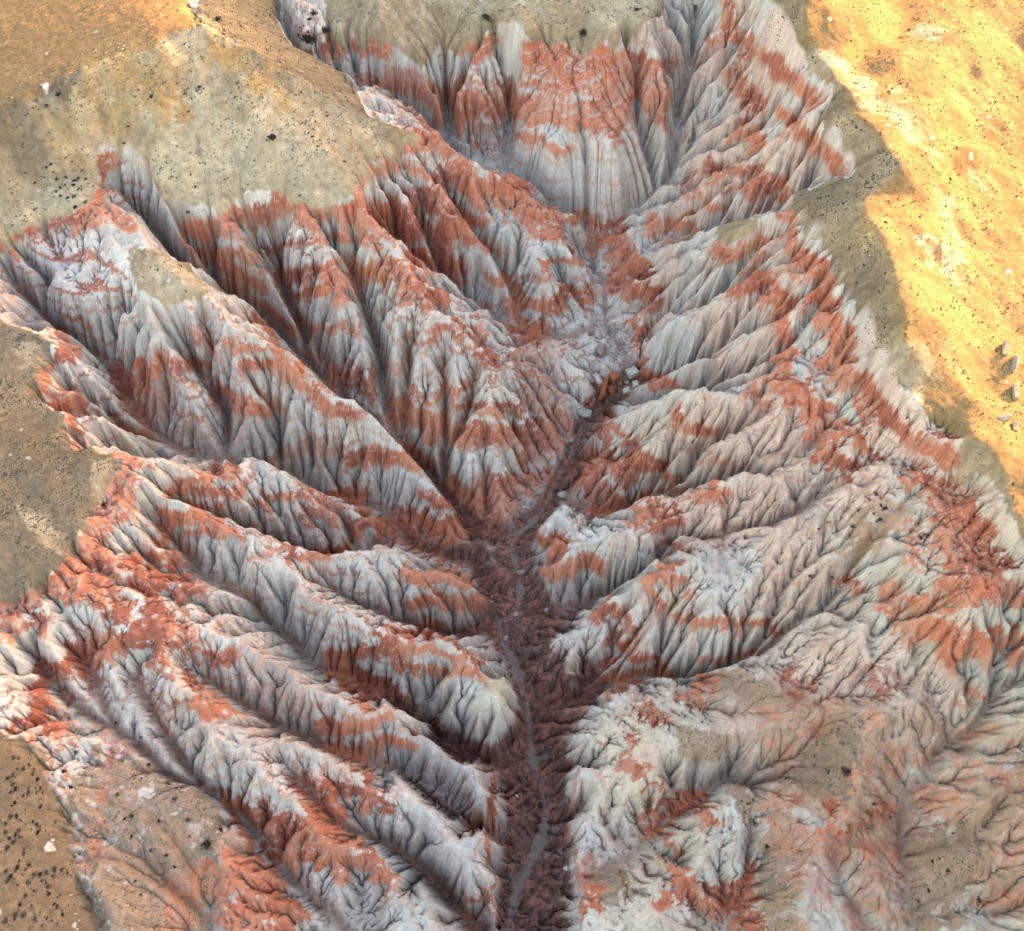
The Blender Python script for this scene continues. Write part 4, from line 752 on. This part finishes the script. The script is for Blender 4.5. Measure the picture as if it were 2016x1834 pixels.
for t, x, y, d, k, lab in [
 ('A', 1800, 235, 90, 0, 'largest dark bush of the clump in the gully at the top edge'), ('A', 1895, 180, 60, 0, 'wide dark bush just above the red cliff in the top gully clump'),
 ('A', 1840, 80, 40, 0, 'topmost dark bush of the clump in the gully at the top edge'), ('A', 1810, 113, 26, 0, 'second dark bush from the top of the gully clump'),
 ('A', 1780, 152, 20, 0, 'leftmost small dark bush of the gully clump at the top'), ('A', 1806, 185, 20, 0, 'small dark bush directly above the largest one of the gully clump'),
 ('A', 1915, 236, 22, 0, 'small dark bush right of the largest one above the red cliff'), ('A', 1272, 115, 44, 0, 'lone black bush beside the lit plateau corner at the top left'),
 ('A', 1600, 808, 54, 0, 'lone large grey bush on the pale slope above the red cliffs'), ('A', 1102, 1243, 30, 0, 'dark bush at the foot of the pale slope where the gully enters the red cliffs'),
 ('A', 440, 1212, 30, 0, 'largest bush just above the curved red rim on the left'), ('B', 865, 115, 56, 0, 'large dark bush on the taupe slope left of the pale arc at the top'),
 ('B', 905, 198, 36, 1, 'faint dark bush below the large one left of the pale arc'), ('B', 1430, 195, 60, 0, 'oval dark bush on the slope right above the striped dome'),
 ('B', 1745, 57, 30, 0, 'dark bush at the top edge right of the striped dome'), ('I', 982, 897, 40, 0, 'largest dark bush on the brown slope in the lower right'),
 ('I', 1750, 1650, 32, 0, 'dark bush in the shaded bend of the brown basin at the lower right'), ('G', 1220, 1312, 56, 0, 'large dark bush on the brown strip beside the orange patch at lower left'),
 ('G', 1290, 1230, 34, 0, 'dark bush above the grey hump beside the lower left gully'), ('G', 415, 985, 44, 0, 'dark bush on the grey patch right of the brown corner slope'),
 ('G', 445, 775, 26, 0, 'black bush at the head of the pale slope beside the brown corner'), ('G', 368, 890, 26, 0, 'black bush beside the pale strip edge of the brown corner slope'),
 ('D', 605, 1140, 30, 0, 'dark bush in the red rim beside the grey slope at mid left')]:
    x_, y_ = tile(t, x, y); shrub(x_, y_, d*.0285, k, lab)
spots = [('small dark shrub on the tan slope below the lit plateau', 'shrubs on the tan slope below the plateau', 'A', [(340, 555, 30), (270, 620, 26), (1165, 510, 22), (1085, 550, 22), (885, 565, 26), (730, 840, 20), (1105, 655, 16), (1390, 487, 18), (1145, 1095, 16), (1425, 1110, 18), (1830, 800, 18), (1580, 90, 16), (1500, 95, 16), (1410, 155, 16), (1035, 490, 12), (1915, 680, 16), (1860, 860, 14), (750, 740, 18), (960, 250, 14)]),
 ('dark shrub of the cluster above the curved red rim', 'shrubs above the curved red rim', 'A', [(205, 1070, 18), (330, 1050, 20), (385, 1040, 18), (440, 1060, 20), (460, 1045, 18), (505, 1050, 18), (500, 1185, 20), (435, 1150, 20), (350, 1152, 18), (350, 1100, 18), (430, 1085, 20), (395, 1160, 16), (200, 1228, 18), (75, 1320, 16), (300, 965, 20), (270, 980, 18), (260, 1040, 14), (310, 1010, 14), (420, 950, 14), (480, 1000, 14), (380, 1085, 14), (330, 1120, 14), (455, 1110, 14)]),
 ('brown shrub of the cluster on the pale fan at mid right', 'shrubs on the pale fan', 'F', [(1150, 1085, 26), (1200, 1170, 30), (1165, 1235, 28), (1180, 1150, 22), (1140, 1195, 20), (1050, 1175, 20), (1010, 1270, 24), (1000, 1320, 24), (1440, 1320, 28), (1410, 1335, 24), (1435, 1360, 24), (1400, 1250, 18), (1110, 1110, 16), (880, 1245, 16), (815, 1280, 16), (895, 1570, 26), (760, 1560, 24), (760, 1340, 16)]),
 ('small dark shrub on the brown ground at lower right', 'shrubs on the brown ground at lower right', 'I', [(870, 890, 22), (960, 880, 24), (440, 1190, 24), (510, 1325, 26), (1480, 1420, 18), (1570, 1470, 22), (930, 640, 14), (180, 600, 14), (130, 600, 14), (790, 800, 16), (955, 730, 14), (1460, 1590, 18), (1525, 1400, 14), (400, 1080, 16), (430, 1060, 14), (380, 1130, 14), (360, 1060, 14), (1140, 1080, 22), (1230, 1160, 18), (1600, 1250, 14), (1400, 1650, 16)]),
 ('small dark shrub among the rills of the pale slope at lower left', 'shrubs among the rills at lower left', 'G', [(1100, 1170, 24), (930, 1180, 16), (770, 1150, 20), (730, 1165, 18), (830, 690, 16), (905, 690, 18), (870, 850, 22), (980, 960, 26), (1020, 1050, 24), (770, 1275, 20), (880, 1350, 16), (970, 1380, 18), (1020, 1450, 18), (685, 1025, 18), (820, 1615, 18), (790, 1530, 18), (1110, 1270, 16), (830, 930, 16), (680, 600, 20), (790, 640, 14)])]
for lab, grp, t, pts in spots:
    for x, y, d in pts:
        x_, y_ = tile(t, x, y); shrub(x_, y_, d*.030, RND.choice([0, 1]) if d > 15 else 1, lab, grp)
# shrubs by the slope they grow on
def scatter(mask, n, gap, seed, clump=None):
    r = np.random.default_rng(seed); out = []; jj, ii = np.where(mask > .8)
    if not len(jj): return out
    for _ in range(n*40):
        k = r.integers(len(jj)); x = hx[ii[k]]+r.uniform(-.3, .3); y = hy[jj[k]]+r.uniform(-.3, .3); z = float(sample(h, x, y)); pu, pv = project(x, y, z)
        if not (10 < pu < 2006 and 10 < pv < 1824): continue
        if clump is not None and clump[min(int((y-Y0)/DX), NY-1), min(int((x-X0)/DX), NX-1)] < r.normal(.2, .5): continue
        if gap and any((x-a)**2+(y-b_)**2 < gap*gap for a, b_ in out): continue
        out.append((x, y))
        if len(out) >= n: break
    return out
for mk, n, gap, rr, kinds_, lab, grp in [('CORNER', 80, 1.0, (.3, .75), (0, 1, 1), 'dark shrub dotted on the %s part of the brown slope in the lower left corner', 'shrubs on the brown corner slope'),
   ('SUNNY', 40, 2.5, (.3, .55), (2, 2), 'brownish shrub on the %s part of the golden sunlit slope', 'shrubs on the sunlit slope'), ('BELT', 30, 2.5, (.3, .5), (1, 1), 'small dark shrub on the %s part of the taupe belt below the sunlit crest', 'shrubs on the taupe belt')]:
    m_ = M[mk]*(1-M['SUNNY']) if mk == 'BELT' else M[mk]
    for x, y in scatter(m_, n, gap, 300+n, n1):
        pu, pv = project(x, y, float(sample(h, x, y)))
        where = ('upper', 'middle', 'lower')[int(pv > 1590)+int(pv > 1715)] if mk == 'CORNER' else ('top', 'middle', 'lower')[int(pv > 300)+int(pv > 600)]
        shrub(x, y, RND.uniform(*rr), RND.choice(kinds_), lab % where, grp)
# ---- scrub: tufts too many to count
def tufts(name, pts, rr, seed, mat, blades=6):
    r = np.random.default_rng(seed); P = np.array(pts, float); n = len(P); z = sample(h, P[:, 0], P[:, 1]); R_ = r.uniform(rr[0], rr[1], n)*r.choice([1, 1, 1, 1.6], n)
    V = np.zeros((n, blades, 3, 3))
    for k in range(blades):
        a = r.uniform(0, 6.28, n); d = np.stack([np.cos(a), np.sin(a), np.zeros(n)], 1); e = np.stack([-np.sin(a), np.cos(a), np.zeros(n)], 1); o_ = np.stack([P[:, 0], P[:, 1], z], 1)
        V[:, k, 0] = o_-e*R_[:, None]*.55+[0, 0, -.02]; V[:, k, 1] = o_+e*R_[:, None]*.55+[0, 0, -.02]
        V[:, k, 2] = o_+d*R_[:, None]*r.uniform(.5, 1.1, n)[:, None]+np.stack([np.zeros(n), np.zeros(n), R_*r.uniform(.5, 1.1, n)], 1)
    me = bpy.data.meshes.new(name); nv = n*blades*3; me.vertices.add(nv); me.vertices.foreach_set('co', V.astype(np.float32).ravel()); me.loops.add(nv); me.loops.foreach_set('vertex_index', np.arange(nv, dtype=np.int32))
    me.polygons.add(n*blades); me.polygons.foreach_set('loop_start', np.arange(0, nv, 3, dtype=np.int32)); me.update(calc_edges=True); me.materials.append(mat)
    o = bpy.data.objects.new(name, me); scene.collection.objects.link(o); o['kind'] = 'stuff'; return o
def fast_scatter(mask, n, seed, thr):
    r = np.random.default_rng(seed); jj, ii = np.where(mask > .6); k = r.integers(0, len(jj), n*6); x = hx[ii[k]]+r.uniform(-.3, .3, len(k)); y = hy[jj[k]]+r.uniform(-.3, .3, len(k))
    pu, pv = project(x, y, sample(h, x, y)); c = sample(n1*.7+n4*.5, x, y); ok = (pu > -60) & (pu < 2076) & (pv > -60) & (pv < 1894) & (c > r.normal(thr, .5, len(k)))
    return np.stack([x[ok], y[ok]], 1)[:n]
hill_m = np.max([M['HILL'], M['FLANK'], M['TOPB'], M['BENCH']], 0)
tufts('scrub', fast_scatter(hill_m, 4500, 1, .2), (.14, .34), 2, TUFT)
tufts('sparse_scrub', fast_scatter(np.maximum(M['LEFT'], M['BELT']*(1-M['SUNNY'])), 6000, 3, .1), (.12, .3), 4, TUFT)
tufts('dry_scrub', fast_scatter(M['SUNNY'], 6000, 5, .0), (.10, .30), 6, STRAW)
tufts('brown_scrub', fast_scatter(np.maximum(M['CORNER'], np.maximum(M['LOWLEFT'], M['LR'])), 3500, 7, .3), (.10, .28), 8, TUFT)
tufts('plateau_grass', fast_scatter(M['PLATEAU'], 2500, 9, .0), (.10, .25), 10, STRAW)
# ---- boulders
STONE = dict(grey=simple_mat('grey_stone', (.26, .21, .20), (.42, .36, .34), 1.4), pale=simple_mat('pale_stone', (.42, .37, .32), (.58, .51, .45), 1.2), red=simple_mat('red_stone', (.26, .08, .045), (.42, .14, .07), 1.1), mauve=simple_mat('mauve_stone', (.22, .14, .13), (.34, .24, .22), 1.0), gold=simple_mat('lit_stone', (.30, .22, .15), (.46, .38, .28), 1.2))
def rock_mesh(name, seed, dims, blocky, mat, n=26):
    r = np.random.default_rng(seed); bm = bmesh.new(); e = 1/3. if blocky else 1/1.6
    for _ in range(n):
        d = r.normal(size=3); d /= np.linalg.norm(d); p = np.sign(d)*np.abs(d)**e if blocky else d
        p = p/(np.max(np.abs(p)) if blocky else 1)*r.uniform(.86, 1.0); bm.verts.new((p[0]*dims[0], p[1]*dims[1], p[2]*dims[2]))
    res = bmesh.ops.convex_hull(bm, input=bm.verts[:]); bmesh.ops.delete(bm, geom=[g for g in res['geom_interior'] if isinstance(g, bmesh.types.BMVert)], context='VERTS')
    bmesh.ops.bevel(bm, geom=bm.edges[:], offset=min(dims)*.07, segments=1, affect='EDGES', clamp_overlap=True)
    me = bpy.data.meshes.new(name); bm.to_mesh(me); bm.free(); me.materials.append(mat); return me
def boulder(t, x, y, dims, mat, label, blocky=False, rot=0, tilt=(0, 0), group=None, name='boulder', sink=.25):
    x_, y_ = tile(t, x, y); me = rock_mesh(name, int(x*7+y), dims, blocky, STONE[mat]); o = bpy.data.objects.new(name, me); scene.collection.objects.link(o)
    o.location = (x_, y_, float(sample(h, x_, y_))+dims[2]*(1-2*sink)); o.rotation_euler = (tilt[0], tilt[1], rot); tag(o, label, 'rock', group); return o
for a in [
 ('E', 1430, 612, (3.3, 2.2, 1.9), 'grey', 'large oval pale boulder wedged in the gorge below the rock fall', False, -.1),
 ('E', 1528, 250, (2.4, 2.6, 2.1), 'mauve', 'domed mauve boulder left of the rock fall', False, .4),
 ('E', 1655, 325, (2.3, 1.3, 1.2), 'mauve', 'long brownish boulder above the pale blocks', False, .5),
 ('E', 1712, 372, (1.9, 1.8, 1.4), 'pale', 'largest pale block of the rock fall in the gorge', True, .5),
 ('E', 1682, 478, (1.4, 1.2, 1.1), 'pale', 'lowest pale block of the rock fall', True, .3),
 ('E', 1732, 440, (1.0, 1.1, .9), 'pale', 'small pale block at the right side of the rock fall', True, .2),
 ('E', 1682, 432, (.9, .8, .8), 'grey', 'small grey block between the pale blocks of the rock fall', True, .6),
 ('E', 1637, 438, (1.0, 1.1, .9), 'red', 'reddish block left of the pale blocks', True, .2),
 ('E', 1600, 400, (1.5, 1.9, 1.5), 'red', 'dark red chunk between the orange fin and the pale blocks', True, .7),
 ('E', 1590, 480, (1.3, 2.0, 1.3), 'red', 'dark red chunk low beside the orange fin', True, .4),
 ('E', 1640, 545, (1.2, .8, .7), 'mauve', 'flat mauve rock below the rock fall', False, .3),
 ('E', 1400, 520, (1.2, .8, .8), 'mauve', 'mauve rock on the ledge above the oval boulder', True, .1),
 ('E', 1450, 540, (1.1, .8, .8), 'red', 'red rock on the ledge above the oval boulder', True, .5),
 ('E', 1356, 765, (1.3, .9, .8), 'grey', 'grey boulder in the narrow gorge below the oval one', False, .6),
 ('E', 1305, 1090, (2.0, 1.5, 1.1), 'grey', 'grey rock outcrop on the spur beside the gorge', False, .1),
 ('E', 1062, 1540, (2.0, 1.3, 1.1), 'mauve', 'mauve boulder lying in the dry stream bed', False, .2),
 ('E', 1780, 1420, (1.6, 2.2, .9), 'grey', 'grey slab on the red slope right of the gorge', True, -.4),
 ('E', 1210, 1760, (1.2, .9, .7), 'grey', 'grey boulder on the lower right bank of the stream bed', False, .7),
 ('E', 1030, 1790, (1.1, .9, .8), 'grey', 'pale grey boulder beside the bend of the stream bed', False, .9),
 ('H', 970, 110, (1.3, .8, .8), 'grey', 'grey boulder in the gorge under the pale spur', False, .9),
 ('H', 1330, 1460, (1.2, .9, .6), 'pale', 'pale rock at the foot of the right canyon wall', False, .2),
 ('H', 1040, 1035, (.9, .7, .5), 'pale', 'lone pale rock on the dark red canyon slope', False, .2),
 ('C', 1910, 1999, (1.6, 4.3, 1.6), 'gold', 'longest white rock on the lit slope at the right edge', False, -.35),
 ('F', 1905, 235, (1.0, 2.8, 1.5), 'gold', 'upright white rock casting a shadow at the right edge', False, -.3),
 ('F', 1958, 320, (1.0, 3.0, 1.4), 'gold', 'white rock at the right edge below the upright one', False, -.5),
 ('F', 1900, 635, (2.2, 1.1, .9), 'gold', 'low white rock above the shaded flat at the right', False, .6),
 ('F', 1965, 490, (.9, 2.6, 1.3), 'gold', 'narrow white rock at the right edge above the low one', False, -.2),
 ('F', 1965, 690, (.9, 1.6, .9), 'gold', 'small white rock at the right edge beside the low one', False, -.2)]:
    if a[0] == 'C': continue
    boulder(*a[:6], a[6] or a[4] == 'gold', rot=a[7], sink=.4 if a[4] == 'gold' else .25)
fin = boulder('E', 1545, 465, (.8, 4.4, 3.0), 'red', 'upright orange rock fin standing in the gorge', True, rot=-.22, tilt=(0, .12), name='rock_fin', sink=.3)
for i, (x, y) in enumerate([(100, 480), (125, 492), (115, 505), (70, 575), (240, 432), (215, 440), (175, 455), (700, 262), (725, 272), (690, 280), (715, 290), (745, 283), (560, 300), (620, 312), (820, 300), (870, 262), (1125, 128), (1160, 120), (1180, 110), (1290, 170), (1310, 195), (1300, 215), (430, 330), (480, 320)]):
    s = RND.uniform(.22, .5); boulder('A', x, y, (s*1.3, s, s*.8), 'gold', 'small pale stone along the rim of the lit plateau', rot=RND.uniform(0, 3), group='stones along the plateau rim', name='stone', sink=.3)
# rubble: one heap of broken pieces
def rubble(name, pts, size, seed, mat):
    r = np.random.default_rng(seed); protos = []
    for k in range(6):
        bm = bmesh.new()
        for _ in range(10):
            d = r.normal(size=3); d /= np.linalg.norm(d); bm.verts.new(d*r.uniform(.7, 1))
        bmesh.ops.convex_hull(bm, input=bm.verts[:]); bm.verts.ensure_lookup_table(); bm.verts.index_update()
        protos.append((np.array([v_.co for v_ in bm.verts]), [[v_.index for v_ in f_.verts] for f_ in bm.faces])); bm.free()
    V = []; F = []
    for x, y in pts:
        pv, pf = protos[r.integers(6)]; s = size*r.lognormal(0, .45); a = r.uniform(0, 6.28); c_, s_ = math.cos(a), math.sin(a); z = float(sample(h, x, y)); k = len(V)
        V += [(x+s*(p[0]*c_-p[1]*s_), y+s*(p[0]*s_+p[1]*c_), z+s*p[2]*.7+s*.15) for p in pv]; F += [[k+i for i in f_] for f_ in pf]
    me = bpy.data.meshes.new(name); me.from_pydata(V, [], F); me.materials.append(mat); o = bpy.data.objects.new(name, me); scene.collection.objects.link(o); o['kind'] = 'stuff'; return o
def around(t, cx_, cy_, rx, ry, n, seed):
    r = np.random.default_rng(seed); uu = TX[t][0]+.336*(cx_+rx*r.normal(0, .5, n)); vv = TX[t][1]+.336*(cy_+ry*r.normal(0, .5, n)); x, y, z = cast(uu, vv, h); return list(zip(x, y))
rubble('pale_rubble', around('E', 1610, 110, 130, 60, 160, 1), .30, 3, STONE['grey'])
rubble('red_rubble', around('E', 1640, 230, 160, 90, 260, 4)+around('E', 1640, 470, 110, 120, 160, 5)+around('E', 1400, 680, 60, 120, 60, 6)+around('E', 1050, 1650, 80, 200, 90, 7), .26, 8, STONE['mauve'])
P_ = np.array(smooth_poly(VALLEYS[0])); wx_, wy_ = at(P_[:, 0], P_[:, 1], P_[:, 2]); r_ = np.random.default_rng(5); k_ = r_.integers(0, len(wx_)-40, 700)
rubble('wash_stones', list(zip(wx_[k_]+r_.normal(0, 1.9, 700), wy_[k_]+r_.normal(0, 1.5, 700))), .13, 9, STONE['grey'])
